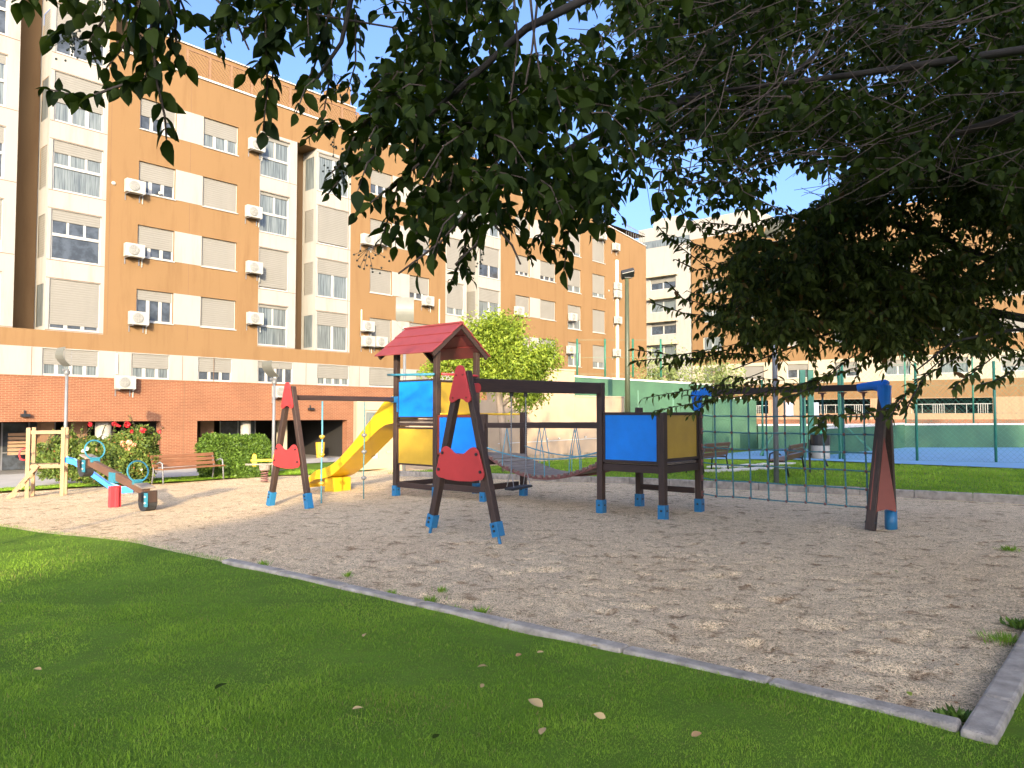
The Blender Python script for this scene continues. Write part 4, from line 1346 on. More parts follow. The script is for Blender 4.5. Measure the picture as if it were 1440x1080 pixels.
def aframe(cx, cy, spread, zap, feet_mat, plates, ymid=0, hang=(0, 0)):
    """two leaning legs in the plane x = cx with a pointed head plate and a saddle shaped foot plate"""
    legs = []
    for s, hg in ((1, hang[0]), (-1, hang[1])):
        g = gz(cx, cy + s * spread)
        top = Vector((cx, cy + s * .06, zap)); bot = Vector((cx, cy + s * spread, g + .0))
        d = (bot - top).normalized(); L = (bot - top).length
        m = MB(); m.bar(top, bot - d * .19, .10, .10, up=(1, 0, 0)); leg = m.build('leg', M_['brown'], ps, bevel=.010)
        m = MB(); m.bar(bot - d * .25, bot + d * (.04 - .10 * (1 if hg else 0)), .125, .125, up=(1, 0, 0))
        f = m.build('leg_shoe', M_['lblue'], leg, bevel=.006)
        m = MB(); m.tube([bot - d * .12, bot + d * .10], .022, 8); m.build('ground_peg', M_['lblue'], leg)
        m = MB()
        for k, o in ((.20, .066), (.14, .066)): m.tube([bot - d * k + Vector((-o, 0, 0)), bot - d * k + Vector((-o - .012, 0, 0))], .018, 8)
        m.build('bolt', M_['black'], f)
        legs.append(leg)
    # head plate (front side, -x)
    ht = zap + .10
    head = [(-.085, -.55), (-.13, -.60), (-.195, -.60), (-.235, -.56)]
    pts = [(.0, .12), (.05, .11), (.085, .07), (.105, 0), (.23, -.52), (.225, -.57), (.18, -.61), (.13, -.60), (.07, -.55), (.0, -.53), (-.07, -.55), (-.13, -.60), (-.18, -.61), (-.225, -.57), (-.23, -.52), (-.105, 0), (-.085, .07), (-.05, .11)]
    pts = [(a * .9, b * .70) for a, b in pts]
    for side_ in (-1,):
        m = MB(); m.prism(pts, (cx + side_ * .072, cy, zap), (0, 1, 0), (0, 0, 1), .022); pl = m.build('head_plate', M_['red'], ps, bevel=.005)
        for a, b in ((.06, -.05), (-.06, -.05), (.13, -.36), (-.13, -.36)): m = MB(); m.tube([(cx + side_ * .085, cy + a, zap + b), (cx + side_ * .095, cy + a, zap + b)], .014, 8); m.build('bolt', M_['rust'], pl)
    zc = plates
    w_ = spread * .70
    sp = [(0, .19), (.12, .20), (.24, .24), (.35, .30), (.45, .345), (.55, .365), (.64, .36), (.72, .325), (.79, .25), (.86, .12), (.95, -.10), (.995, -.21), (.97, -.285), (.88, -.34), (.5, -.385), (0, -.40)]
    sp = [(a * w_, b * .61) for a, b in sp]
    full = sp + [(-a, b) for a, b in reversed(sp[1:-1])]
    m = MB(); m.prism(full, (cx - .078, cy, zc), (0, 1, 0), (0, 0, 1), .022); pl = m.build('saddle_plate', M_['red'], ps, bevel=.006)
    for a, b in ((.70, .13), (-.70, .13), (.86, -.10), (-.86, -.10)): m = MB(); m.tube([(cx - .089, cy + a * w_, zc + b), (cx - .105, cy + a * w_, zc + b)], .022, 8); m.build('bolt', M_['black'], pl)


aframe(XB, AL, .66, 2.19, 'lblue', gz(XB, AL) + .95)
aframe(-3.45, 1.11, .66, 2.24, 'lblue', .99, hang=(1, 1))
m = MB(); m.bar((-3.45 + .05, 1.16, 2.06), (-.05, 1.20, 2.10), .09, .19); m.build('swing_beam', M_['brownx'], ps, bevel=.008)
m = MB(); m.tube([(-3.27, 1.11, 2.02), (-3.27, 1.02, 2.02)], .07, 12); m.build('beam_cap', M_['red'], ps)
# hanging bridge along y between the lower deck and the box
yb0, yb1 = 1.26, AR - .06
n = 19


def bz(y):
    f = (y - yb0) / (yb1 - yb0)
    return .84 - .33 * 4 * f * (1 - f) * (0.94 + .12 * f)


for i in range(n):
    y = yb0 + (yb1 - yb0) * (i + .5) / n; s = (bz(y + .02) - bz(y - .02)) / .04
    m = MB() if i == 0 else m
    ang = math.atan(s)
    m.box((.6, y, bz(y)), (1.06, (yb1 - yb0) / n * .86, .035), 0, 0, Matrix.Rotation(ang, 3, 'X'))
br = m.build('bridge_deck', M_['plank'], ps, bevel=.004)
m = MB()
for x in (.10, 1.10): m.tube([(x, y, bz(y) - .045) for y in np.linspace(yb0 - .05, yb1 + .05, 24)], .024, 6)
for x in (.075, 1.125):
    for i in range(n): y = yb0 + (yb1 - yb0) * (i + .5) / n; m.box((x, y, bz(y) - .01), (.03, .06, .06))
m.build('chain', M_['knot'], br)
m = MB()
for x in (0.0, 1.2): m.bar((x, 1.26, 1.46), (x, AR - .06, 1.44), .055, .10)
m.build('bridge_rail', M_['browny'], ps, bevel=.006)
m = MB()
for x in (.02, 1.18):
    rz_ = lambda y: 1.0 - .17 * 4 * ((y - yb0) / (yb1 - yb0)) * (1 - (y - yb0) / (yb1 - yb0))
    m.tube([(x, y, rz_(y)) for y in np.linspace(yb0, yb1, 16)], .013, 6)
    for yc in (1.78, 2.58, 3.38):
        for dy in (-.11, .11): m.tube([(x, yc, 1.40), (x, yc + dy, rz_(yc + dy))], .0085, 5); m.tube([(x, yc + dy, rz_(yc + dy)), (x, yc + dy * 1.1, bz(yc + dy * 1.1))], .0085, 5)
m.build('bridge_rope', M_['cyan'], ps)
# net frame to the right (along -y from the box)
YN = -3.02
NZ = 2.05
post(1.25, -.0, 2.05, .1, foot=False) if False else None
m = MB(); m.bar((1.25, -.06, NZ - .01), (1.25, YN, NZ + .01), .085, .10); m.build('beam', M_['browny'], ps, bevel=.008)
m = MB(); m.tube([(1.16, .02, 1.99), (1.34, .02, 1.99)], .085, 14); m.tube([(1.16, .02, 1.80), (1.34, .02, 1.80)], .075, 14); m.b2((1.185, -.09, 1.72), (1.194, .09, 2.05)); m.b2((1.19, -.30, 1.965), (1.31, -.06, 2.12)); m.build('bracket', M_['blue'], ps, bevel=.01)
ap = Vector((1.25, YN, 2.05))


def w2l(p):
    p = p - PO
    return Vector((p.x * E2.x + p.y * E2.y, p.x * E1.x + p.y * E1.y, p.z))


feet = [w2l(G(1224, 742)), w2l(G(1254, 729))]

for i, f in enumerate(feet[:2]):
    g = gz(f.x, f.y); d = (Vector((f.x, f.y, g)) - ap).normalized()
    m = MB(); m.bar(ap + Vector((-.02 + .04 * i, 0, 0)), Vector((f.x, f.y, g - .02)) + d * .02, .13, .13, up=(0, 1, 0)); leg = m.build('leg', M_['brown'], ps, bevel=.01)
    m = MB(); q = Vector((f.x, f.y, g))
    m.bar(q - d * .09, q - d * .065, .125, .14); m.bar(q - d * .17, q - d * .155, .02, .145); m.build('bolt', M_['black'], leg)
m = MB(); m.tube([(1.27, YN - .04, -.1), (1.27, YN - .04, .24)], .085, 12); m.build('post_shoe', M_['lblue'], ps, smooth=True)
m = MB(); m.tube([(1.25, YN + .38, 2.055), (1.25, YN + .16, 2.08), (1.25, YN + .0, 2.07), (1.25, YN - .03, 2.06)], [.062, .07, .105, .09], 12); m.tube([(1.21, YN - .0, 2.08), (1.20, YN, 1.72)], [.10, .075], 12); m.build('bracket', M_['blue'], ps)
# red kite plate on the outer side of the net tripod
qa = w2l(at(1237, 614, 10.98)); qb = w2l(at(1226, 723, 10.93)); qc = w2l(at(1260, 720, 10.86))
nrm = (qb - qa).cross(qc - qa).normalized()
ax_ = (qc - qb).normalized(); ay_ = nrm.cross(ax_).normalized()
if ay_.z < 0: ay_ = -ay_
o_ = qb; P2 = lambda q: ((q - o_).dot(ax_), (q - o_).dot(ay_))
A2, B2_, C2 = P2(qa), P2(qb), P2(qc)
kite = [B2_, (B2_[0] + .10, B2_[1] + .035), (C2[0] - .12, C2[1] + .05), C2, (C2[0] + .01, C2[1] + .06), (A2[0] + .06, A2[1] - .03), (A2[0] + .03, A2[1] + .03), (A2[0] - .02, A2[1] + .02), (A2[0] - .05, A2[1] - .05), (B2_[0] - .02, B2_[1] + .08)]
m = MB(); m.prism(kite, o_ - nrm * .0, ax_, ay_, .022); m.build('side_plate', M_['rust'], ps, bevel=.004)
# climbing net
cols = np.linspace(-.30, YN + .30, 9); rows = [1.62, 1.345, 1.07, .80, .53, .26]
m = MB(); clips = []; xx = 1.25
for i, y in enumerate(cols):
    wob = .012 * math.sin(i * 2.1)
    m.tube([(xx, y, NZ - .07), (xx + wob, y - .006, 1.3), (xx - wob, y - .02, .75), (xx, y - .03, rows[-1])], .013, 6)
    q_ = MB(); q_.b2((xx - .03, y - .05, NZ - .075), (xx + .03, y + .05, NZ - .055)); q_.tube([(xx, y, NZ - .07), (xx, y, NZ - .14)], [.03, .014], 8); clips.append(q_)
for j, z in enumerate(rows):
    yl = -.05; yr = YN + .10
    pts = [(xx, yl, z + .02)] + [(xx + .006 * math.sin(3 * i + j), y - .01 * (2.0 - z), z + .005 * math.sin(i * 1.7 + j)) for i, y in enumerate(cols)] + [(xx - .06 * (2 - z) * .5, yr, z)]
    m.tube(pts, .012, 6)
    for p_ in pts[1:-1]: q_ = MB(); q_.ball(p_, .026, 0, 8); clips.append(q_)
    q_ = MB(); q_.box((xx, yl - .0, z + .02), (.06, .05, .10)); clips.append(q_)
    q_ = MB(); q_.box((pts[-1][0], yr, z), (.05, .05, .06)); clips.append(q_)
net = m.build('climbing_net', M_['rope'], ps, fix=False)
for q_ in clips: q_.build('rope_clip', M_['knot'], net, fix=False)


# ------------------------------------------------------------------ things hanging from the structure
def Lc2W(x, y, z): return PO + E2 * x + E1 * y + Vector((0, 0, z))


sx, sy = -2.21, 1.18
p = Lc2W(sx, sy, 0)
t = thing('swing_seat', 'black swing seat hanging on two chains from the dark beam', 'swing', (p.x, p.y, .56), TH)
m = MB(); m.box((0, 0, 0), (.46, .17, .035), 0, 0, Matrix.Rotation(R(-3), 3, 'Y')); m.build('seat', M_['rubber'], t, bevel=.012)
for s in (-1, 1):
    m = MB()
    for dy in (-.07, .07): m.tube([(s * .19, dy, .02), (s * .17, 0, .28)], .007, 6)
    m.tube([(s * .17, 0, .28), (s * .165, 0, 1.43)], .007, 6)
    for k in range(34): m.ball((s * .17, 0, .28 + k * .034), .011, 0, 5)
    m.build('chain', M_['steel'], t)
    m = MB(); m.tube([(s * .165, 0, 1.36), (s * .165, 0, 1.42)], .03, 8); m.build('hanger', M_['black'], t)
for xr_, lab, hi in ((-1.93, 'blue knotted climbing rope nearer the left red frame', 1.0), (-.88, 'thin grey climbing rope in front of the yellow slide', 0.0)):
    g = gz(xr_, AL); p = Lc2W(xr_, AL, g)
    t = thing('climbing_rope', lab, 'climbing rope', tuple(p), TH)
    H_ = RZ - .04 - g
    m = MB(); m.tube([(0, 0, H_ - .02), (.006, 0, H_ * .6), (-.006, .004, H_ * .3), (0, 0, -.03)], .017 if hi else .012, 8); m.build('rope', M_['cyan'] if hi else M_['rope'], t, smooth=True)
    m = MB()
    for z in (.36, .93, 1.29) if hi else (.4, .95, 1.3): m.lathe([(.02, -.04), (.06, .0), (.055, .03), (.02, .045)], (0, 0, z), 12)
    m.build('foot_stop', M_['yellow'] if hi else M_['galv'], t)

# ================================================================== SEESAW
p = G(161, 711)
t = thing('seesaw', 'wooden seesaw on a red stand with teal ring handles, one tyre end on the sand', 'seesaw', tuple(p), TH + R(2))
g0 = p.z
m = MB(); m.b2((-.11, -.05, -.1), (.11, .05, .40)); m.b2((-.03, -.12, -.1), (.03, .12, .395)); m.build('stand', M_['bred'], t, bevel=.006)
a = Vector((0, -1.42, .36)); b_ = Vector((0, 1.42, .88)); d = (b_ - a).normalized()
m = MB(); m.bar(a, b_, .10, .16); m.build('board', M_['bdark'], t, bevel=.01)
m = MB(); c = (a + b_) / 2; m.b2((-.075, c.y - .13, c.z - .15), (.075, c.y + .13, c.z + .06)); m.build('pivot_bracket', M_['teal'], t)
for s, e in ((-1, a), (1, b_)):
    m = MB(); m.bar(e - d * (s * .30) + Vector((0, 0, .10)), e + d * (s * .06) + Vector((0, 0, .10)), .27, .035); m.build('seat', M_['plank'], t, bevel=.015)
    m = MB(); hp = e - d * (s * .44); m.tube([(math.sin(q) * .20, hp.y + s * .02 - math.cos(q) * .04, hp.z + .31 - math.cos(q) * .20) for q in np.linspace(0, 2 * PI, 25)[:-1]], .017, 8, closed=True)
    m.box((0, hp.y, hp.z + .10), (.16, .10, .10)); m.build('handle', M_['teal'], t, smooth=False)
    m = MB(); n = 18; y_ = e.y + s * .02
    m.tube([(x_, y_ + math.sin(q) * .06, e.z - .17 + math.cos(q) * .0 - (q - PI) * .0) for q, x_ in ((PI, -.10), (PI, .10))], .19, 18); m.build('tyre', M_['rubber'], t)
    m = MB(); m.box((0, y_ - .2 * 1 - .0, e.z - .06), (.17, .02, .22)) ; m.box((-.175, y_ - .05, e.z - .07), (.02, .08, .16)); m.build('side_cover', M_['brown'], t)
    m = MB(); m.box((-.115, y_ - .17, e.z - .12), (.03, .10, .26)); m.build('seat_bracket', M_['teal'], t)
    m = MB(); m.ball((-.135, y_ - .17, e.z - .06), .022); m.ball((-.135, y_ - .17, e.z - .18), .022); m.build('cap', M_['frame'], t)

# ================================================================== SMALL WOODEN TOWER WITH BLUE SLIDE
p = G(64, 696); sc_ = F / p.y
t = thing('toddler_slide', 'small pale wooden climbing tower with a ladder and short blue slide', 'play tower', tuple(p), R(25))
hw = .39
for x, y in ((-hw, -.10), (-hw + .05, .42), (hw - .02, -.10), (hw + .0, .42)):
    m = MB(); m.b2((x - .045, y - .045, -.15), (x + .045, y + .045, 1.72)); m.build('post', M_['pine'], t, bevel=.006)
m = MB()
for z in (1.60, .73): m.b2((-hw + .046, -.12, z - .045), (hw - .066, -.08, z + .045))
m.b2((-hw + .2, .40, .69), (hw + .05, .44, .77)); m.b2((-hw + .2, .40, 1.56), (hw + .05, .44, 1.64)); m.build('crossbar', M_['pinex'], t, bevel=.005)
m = MB()
for i in range(4): m.b2((-hw + .05 + i * .155, -.075, .76), (-hw + .19 + i * .155, .39, .79))
m.build('deck', M_['pinex'], t)
for y in (-.18, .36):
    m = MB(); m.bar((-hw - .42, y, -.1), (-hw + .22, y + .02, .78), .05, .09); m.build('ladder_rail', M_['pine'], t)
m = MB()
for k in range(3): f = .25 + k * .25; m.b2((-hw - .42 + f * .64 - .04, -.155, -.1 + f * .88 - .02), (-hw - .42 + f * .64 + .04, .335, -.1 + f * .88 + .02))
m.build('ladder_rung', M_['plank'], t)
m = MB(); m.tube([(-hw - .05, -.10, 1.20), (-hw - .16, -.10, 1.17), (-hw - .19, -.10, 1.05), (-hw - .16, -.10, .93), (-hw - .05, -.10, .90)], .022, 8); m.build('grab_handle', M_['bred'], t, smooth=True)
prof = [(hw + .02, .86), (hw + .22, .80), (hw + .62, .50), (hw + 1.05, .16), (hw + 1.35, .05), (hw + 1.62, .06)]
m = MB(); vs = []; fs = []
for x, z in prof:
    yo = -.02 - (x - hw) * .28
    vs += [(x, yo - .05, z + .09), (x, yo - .03, z + .10), (x, yo, z), (x, yo + .34, z), (x, yo + .37, z + .10), (x, yo + .39, z + .09), (x, yo + .39, z - .04), (x, yo - .05, z - .04)]
for i in range(len(prof) - 1):
    for j in range(8): fs.append((i * 8 + j, i * 8 + (j + 1) % 8, i * 8 + 8 + (j + 1) % 8, i * 8 + 8 + j))
fs += [tuple(range(8)), tuple(len(vs) - 8 + j for j in range(8))]
m.add(vs, fs); m.build('slide', M_['bslide'], t)

# ================================================================== BENCHES, BIN, SPRING RIDER
def bench(label, loc, rz, L, wmat, lmat, group=None):
    t = thing('park_bench', label, 'bench', tuple(loc), rz, group)
    for i, (z, y) in enumerate(((.80, .20), (.67, .16), (.54, .12))):
        m = MB(); m.box((0, y, z), (L, .035, .105), 0, 0, Matrix.Rotation(R(-14), 3, 'X')); m.build('backrest_slat', M_[wmat], t, bevel=.006)
    for i in range(3):
        m = MB(); m.box((0, -.33 + i * .155, .445), (L, .135, .035)); m.build('seat_slat', M_[wmat], t, bevel=.006)
    for s in (-1, 1):
        x = s * (L / 2 - .04)
        m = MB(); m.tube([(x, -.36, 0), (x, -.33, .38), (x, -.30, .62), (x, -.20, .66), (x, -.02, .60)], .024, 8)
        m.tube([(x, .17, 0), (x, .10, .42), (x, .22, .84)], .024, 8); m.tube([(x, -.33, .42), (x, .10, .42)], .02, 8)
        m.build('leg', M_[lmat], t, smooth=True)
    return t


q1, q2 = G(229, 681), G(313, 674)
c = (q1 + q2) / 2; L = (q2 - q1).length
ang = math.atan2(q2.y - q1.y, q2.x - q1.x)
c2 = c + Vector((-math.sin(ang), math.cos(ang), 0)) * .33
bench('brown slatted bench on the sand before the hedge and rose bush', c2, ang, L + .1, 'bench', 'galv', 'park benches')
q1 = G(1066, 674); q2 = G(1128, 668)
c = Vector((q2.x + .25, q2.y + .1, 0))
bench('dark slatted bench beside the grey lamp post, behind the net', Vector((at(1112, 668, 20.4).x, 20.4, 0)), R(-122), 2.2, 'bdark', 'black', 'park benches')
bench('dark slatted bench half hidden by the yellow panel post', Vector((at(1000, 662, 21.2).x, 21.2, 0)), R(-128), 1.8, 'bdark', 'black', 'park benches')
p = Vector((at(1154, 660, 21.0).x, 21.0, 0))
t = thing('trash_bin', 'grey and black trash bin with a green bag beside the dark bench', 'trash bin', tuple(p), 0)
m = MB(); m.lathe([(.24, .42), (.25, .44), (.25, .78), (.23, .79)], (0, 0, 0), 20); m.build('bin_body', M_['binw'], t, smooth=False)
m = MB(); m.lathe([(.255, .79), (.26, .80), (.26, 1.10), (.22, 1.11)], (0, 0, 0), 20); m.build('bin_hood', M_['black'], t)
m = MB(); m.tube([(-.28, .05, 0), (-.28, .05, .95)], .03, 8); m.tube([(.2, .0, .2), (.1, 0, .42)], .03, 8); m.b2((-.28, -.02, .5), (-.2, .1, .56)); m.build('post', M_['black'], t)
m = MB(); m.ball((-.02, 0, 1.17), .15, 0, 10, (1.1, .9, .8)); m.ball((.06, 0, 1.24), .09, 0, 8); m.build('bag', M_['bag'], t)
p = G(372, 677)
t = thing('spring_rider', 'small yellow spring rider between the hedge and the left red frame', 'spring rider', tuple(p), R(15))
m = MB(); m.tube([(.10 * math.cos(q), .10 * math.sin(q), q / (2 * PI) * .075 - .02) for q in np.linspace(0, 2 * PI * 5, 90)], .020, 6); m.build('spring', M_['knot'], t, smooth=True)
m = MB(); m.b2((-.55, -.09, .50), (.52, .09, .54)); m.lathe([(.15, .34), (.17, .50)], (0, 0, 0), 14); m.build('seat_board', M_['plank'], t)
m = MB()
for s in (-1, 1): m.prism([(-.06, 0), (.06, 0), (.065, .30), (.04, .36), (0, .38), (-.04, .36), (-.065, .30)], (s * .30, 0, .46), (1, 0, 0), (0, 0, 1), .05)
m.b2((-.40, -.04, .60), (.40, .04, .67)); m.build('yellow_body', M_['slide'], t, bevel=.008)
# yellow bin inside the porch
u = fu(451, VF + 1.2); p = W(u, VF + 1.2, -.72)
t = thing('yellow_bin', 'narrow yellow bin standing in the dark porch', 'bin', tuple(p), TH)
m = MB(); m.lathe([(.20, 0), (.26, .80), (.27, .82), (.24, .84)], (0, 0, 0), 14); m.build('bin_body', M_['ybin'], t, smooth=False)
# ================================================================== LEAVES
def leaf_geo(name, P, D, Nn, S, mat, parent=None, asp=.5, curl=.15, big=False, fold=.18, rnd=None, rng=RNG):
    P = np.asarray(P, float); n = len(P)
    D = np.asarray(D, float); D /= np.linalg.norm(D, axis=1, keepdims=True) + 1e-9
    Nn = np.asarray(Nn, float)
    Wd = np.cross(D, Nn); Wd /= np.linalg.norm(Wd, axis=1, keepdims=True) + 1e-9
    Nn = np.cross(Wd, D)
    S = np.broadcast_to(np.asarray(S, float), (n,))[:, None]
    if big:
        ts = [0, .10, .30, .55, .80, 1.0]; ws = [0, .26, .48, .46, .24, 0]
    else:
        ts = [0, .42, 1.0]; ws = [0, .5, 0]
    mid = [P + D * S * t - Nn * S * curl * t * t for t in ts]
    V = []; idx = []
    cols = []
    for t, wv, m in zip(ts, ws, mid):
        if wv == 0: cols.append([m])
        else:
            side = Wd * S * wv * asp; up = Nn * S * fold * wv * asp
            cols.append([m - side + up, m, m + side + up] if big else [m - side, m + side])
    flat = []; pos = []
    for c in cols:
        pos.append(list(range(len(flat), len(flat) + len(c)))); flat += c
    k = len(flat)
    V = np.stack(flat, 1).reshape(-1, 3)
    tri = []
    for a, b in zip(pos[:-1], pos[1:]):
        if len(a) == 1:
            for i in range(len(b) - 1): tri.append((a[0], b[i], b[i + 1]))
        elif len(b) == 1:
            for i in range(len(a) - 1): tri.append((a[i], b[0], a[i + 1]))
        else:
            for i in range(len(a) - 1): tri += [(a[i], b[i], b[i + 1]), (a[i], b[i + 1], a[i + 1])]
    tri = np.array(tri)
    Fc = (np.arange(n)[:, None, None] * k + tri[None]).reshape(-1, 3)
    if rnd is None: rnd = rng.random(n)
    return np_mesh(name, V, Fc, mat, parent, smooth=big, attrs={'rnd': np.repeat(rnd, k)})


class Twigs:
    def __init__(s): s.P, s.D, s.N, s.S, s.paths = [], [], [], [], []

    def twig(s, pts, size, spacing, rng, r=.004, droop=.35, spread=.85, end=True, start=0.0, nvar=.5, wood=True):
        pts = np.asarray(pts, float)
        seg = np.linalg.norm(np.diff(pts, axis=0), axis=1); L = seg.sum()
        cum = np.concatenate([[0], np.cumsum(seg)])
        n = max(1, int(L * (1 - start) / spacing))
        for i in range(n + 1):
            q = start * L + (L * (1 - start)) * i / n
            p = np.array([np.interp(q, cum, pts[:, k]) for k in range(3)])
            k = min(np.searchsorted(cum, q, 'right') - 1, len(seg) - 1); tg = (pts[k + 1] - pts[k]) / (seg[k] + 1e-9)
            a = rng.normal(0, 1, 3); sd = np.cross(tg, a); sd /= np.linalg.norm(sd) + 1e-9
            for sg in (1, -1):
                if i == n and sg == -1: continue
                d = tg * (.45 if i < n else 1.0) + sd * sg * (spread if i < n else .2) + np.array([0, 0, -droop]) + rng.normal(0, .22, 3)
                nn = np.cross(d, rng.normal(0, 1, 3)); nn = nn / (np.linalg.norm(nn) + 1e-9)
                if nn[2] < 0: nn = -nn
                nn = nn + np.array([0, 0, .6]) + rng.normal(0, nvar, 3) * .5
                s.P.append(p); s.D.append(d); s.N.append(nn); s.S.append(size * (.65 + .6 * rng.random()))
        if wood: s.paths.append((pts, r))

    def leaf(s, p, d, n, sz): s.P.append(p); s.D.append(d); s.N.append(n); s.S.append(sz)


def pip(poly, x, y):
    ins = np.zeros(len(x), bool); n = len(poly); j = n - 1
    for i in range(n):
        xi, yi = poly[i]; xj, yj = poly[j]
        c = ((yi > y) != (yj > y)) & (x < (xj - xi) * (y - yi) / (yj - yi + 1e-12) + xi)
        ins ^= c; j = i
    return ins


def region(tw, poly, gaps, n, Y0, Y1, size, L, rng, spacing=.055, wood=.5, droop=.35, down=.55, clump=-9.0):
    xs = [p[0] for p in poly]; ys = [p[1] for p in poly]
    k = 0
    while k < n:
        px = rng.uniform(min(xs), max(xs), 400); py = rng.uniform(min(ys), max(ys), 400)
        ok = pip(poly, px, py)
        ok &= (vnoise(px, py, 46.0, 91) + .6 * vnoise(px, py, 20.0, 92)) > clump
        for g in gaps: ok &= ~pip(g, px, py)
        for x, y in zip(px[ok], py[ok]):
            if k >= n: break
            Y = rng.uniform(Y0, Y1)
            p = np.array(at(x, y, Y))
            d = rng.normal(0, 1, 3); d[2] = d[2] * .5 - down; d /= np.linalg.norm(d)
            l = L * (.6 + .8 * rng.random())
            mid = p + d * l * .5 + np.array([0, 0, .02]); e = p + d * l + np.array([0, 0, -.03])
            # keep the open sky patches open: the tip must not fall inside a gap
            v = e - np.array([0, 0, EYE])
            cp, sp = math.cos(PITCH), math.sin(PITCH)
            yy = v[1] * cp + v[2] * sp; z2 = -v[1] * sp + v[2] * cp
            ex, ey = 720 + F * v[0] / yy, 540 - F * z2 / yy
            if any(pip(g, np.array([ex]), np.array([ey]))[0] for g in gaps): continue
            tw.twig([p, mid, e], size, spacing, rng, .0035, droop, wood=rng.random() < wood)
            k += 1


# ------------------------------------------------------------------ tree 1: privet whose branches hang over the camera
rng = np.random.default_rng(21)
tr1 = thing('privet_tree', 'privet tree with large dark leaves and berries hanging over the top of the view', 'tree', (5.2, 0.6, 0.0))
O1 = np.array([5.2, .6, 0.0])
tw = Twigs()


def pxpath(pts, Y):
    out = []
    for i, p in enumerate(pts):
        y = Y if not isinstance(Y, (tuple, list)) else Y[0] + (Y[1] - Y[0]) * i / (len(pts) - 1)
        out.append(np.array(at(p[0], p[1], y)))
    return out


big = [  # hanging twigs that draw the lower edge of the canopy: pixel path, depth, leaf length
    ([(215, -20), (212, 60), (205, 108), (165, 122)], 2.7, .085), ([(205, 108), (165, 122), (120, 138), (62, 124)], 2.7, .085), ([(212, 40), (222, 120), (232, 165), (234, 196)], 2.65, .095),
    ([(150, -20), (128, 10), (98, 38), (72, 50)], 2.8, .080), ([(175, -25), (150, 20), (125, 60), (135, 88)], 2.8, .085), ([(195, -20), (190, 30), (170, 70), (150, 95)], 2.75, .09), ([(230, -20), (245, 30), (250, 75), (262, 92)], 2.75, .10),
    ([(225, -10), (222, 50), (215, 90), (225, 110)], 2.7, .10), ([(60, -30), (40, -8), (28, 4)], 2.6, .09), ([(245, -20), (262, 20), (275, 35)], 2.8, .09), ([(110, -25), (100, -4), (92, 8)], 2.7, .08), ([(200, -10), (185, 45), (165, 60)], 2.6, .1), ([(235, 0), (240, 60), (238, 100)], 2.8, .1), ([(180, 0), (200, 60), (200, 90)], 2.85, .1),
    ([(330, -20), (318, 20), (305, 55), (310, 80)], 2.9, .075), ([(372, -20), (374, 60), (376, 120), (370, 185)], 2.9, .080), ([(400, -20), (392, 40), (372, 80), (345, 105)], 2.9, .085), ([(385, 20), (385, 90), (380, 140)], 2.95, .09),
    ([(440, -20), (455, 60), (462, 120), (452, 175)], 3.0, .075), ([(470, -10), (452, 60), (440, 100), (420, 130)], 3.0, .085), ([(500, 20), (500, 90), (488, 130)], 3.0, .085),
    ([(470, 170), (452, 180), (430, 196)], 3.0, .075), ([(560, 100), (520, 160), (500, 190), (480, 180)], 3.1, .085), ([(560, 120), (500, 190), (480, 230), (458, 250)], 3.1, .080), ([(560, 180), (510, 220), (480, 250), (462, 272)], 3.1, .085),
    ([(600, 200), (560, 260), (545, 310), (535, 345)], 3.1, .085), ([(620, 220), (590, 290), (585, 340), (588, 385)], 3.1, .090), ([(640, 230), (625, 290), (620, 330), (612, 365)], 3.15, .09), ([(590, 230), (540, 270), (515, 290), (500, 300)], 3.1, .08),
    ([(700, 230), (662, 290), (655, 330), (650, 370)], 3.2, .075), ([(655, 345), (652, 372), (665, 395)], 3.2, .05), ([(650, 360), (640, 385), (632, 400)], 3.2, .05), ([(700, 240), (690, 290), (668, 320)], 3.2, .085),
    ([(760, 250), (740, 300), (735, 330)], 3.3, .085), ([(790, 250), (770, 310), (765, 345), (790, 350)], 3.3, .085), ([(800, 280), (800, 320), (796, 355), (793, 380)], 3.3, .095), ([(820, 260), (830, 290), (848, 310), (855, 320)], 3.4, .075),
    ([(760, 330), (742, 350), (748, 368)], 3.3, .04), ([(860, 230), (870, 270), (845, 290)], 3.5, .085), ([(880, 200), (885, 240), (880, 265)], 3.6, .085), ([(690, 140), (680, 220), (690, 260)], 3.3, .09),
    ([(640, 60), (600, 130), (560, 160)], 3.2, .09), ([(720, 120), (640, 200), (600, 240)], 3.3, .09),
    ([(930, 240), (925, 280), (935, 310)], 4.2, .10), ([(945, 270), (960, 300), (985, 322)], 4.2, .10), ([(900, 210), (905, 250), (895, 265)], 4.0, .09),
]
for pts, Y, sz in big:
    sz *= random.Random(len(tw.P)).uniform(.72, 1.02); tw.twig(pxpath(pts, (Y, Y + .15)), sz, sz * .52, rng, .0045, .45, .8)
D1 = [(300, -60), (330, 5), (350, 60), (400, 70), (430, 110), (500, 130), (520, 200), (500, 240), (560, 320), (620, 330), (660, 290), (700, 300), (745, 280), (800, 300), (850, 290), (880, 240), (900, 190), (900, -60)]
gapA = [[(735, -5), (775, -5), (782, 40), (770, 85), (742, 60)], [(300, 45), (335, 20), (340, 70), (300, 90)], [(640, 270), (660, 250), (668, 285), (650, 300)], [(560, 225), (580, 205), (590, 235)], [(488, 105), (512, 95), (520, 130), (498, 138)]]
region(tw, D1, gapA, 330, 2.7, 4.3, .072, .17, rng, .047, clump=-.06)
D1b = [(560, 60), (520, 200), (560, 280), (700, 290), (840, 270), (880, 160), (860, 0), (620, 0)]
region(tw, D1b, gapA, 230, 3.0, 4.8, .070, .17, rng, .047, clump=0.0)
D2 = [(860, -60), (880, 190), (930, 235), (1000, 275), (1045, 285), (1090, 248), (1180, 232), (1300, 238), (1460, 240), (1480, -60)]
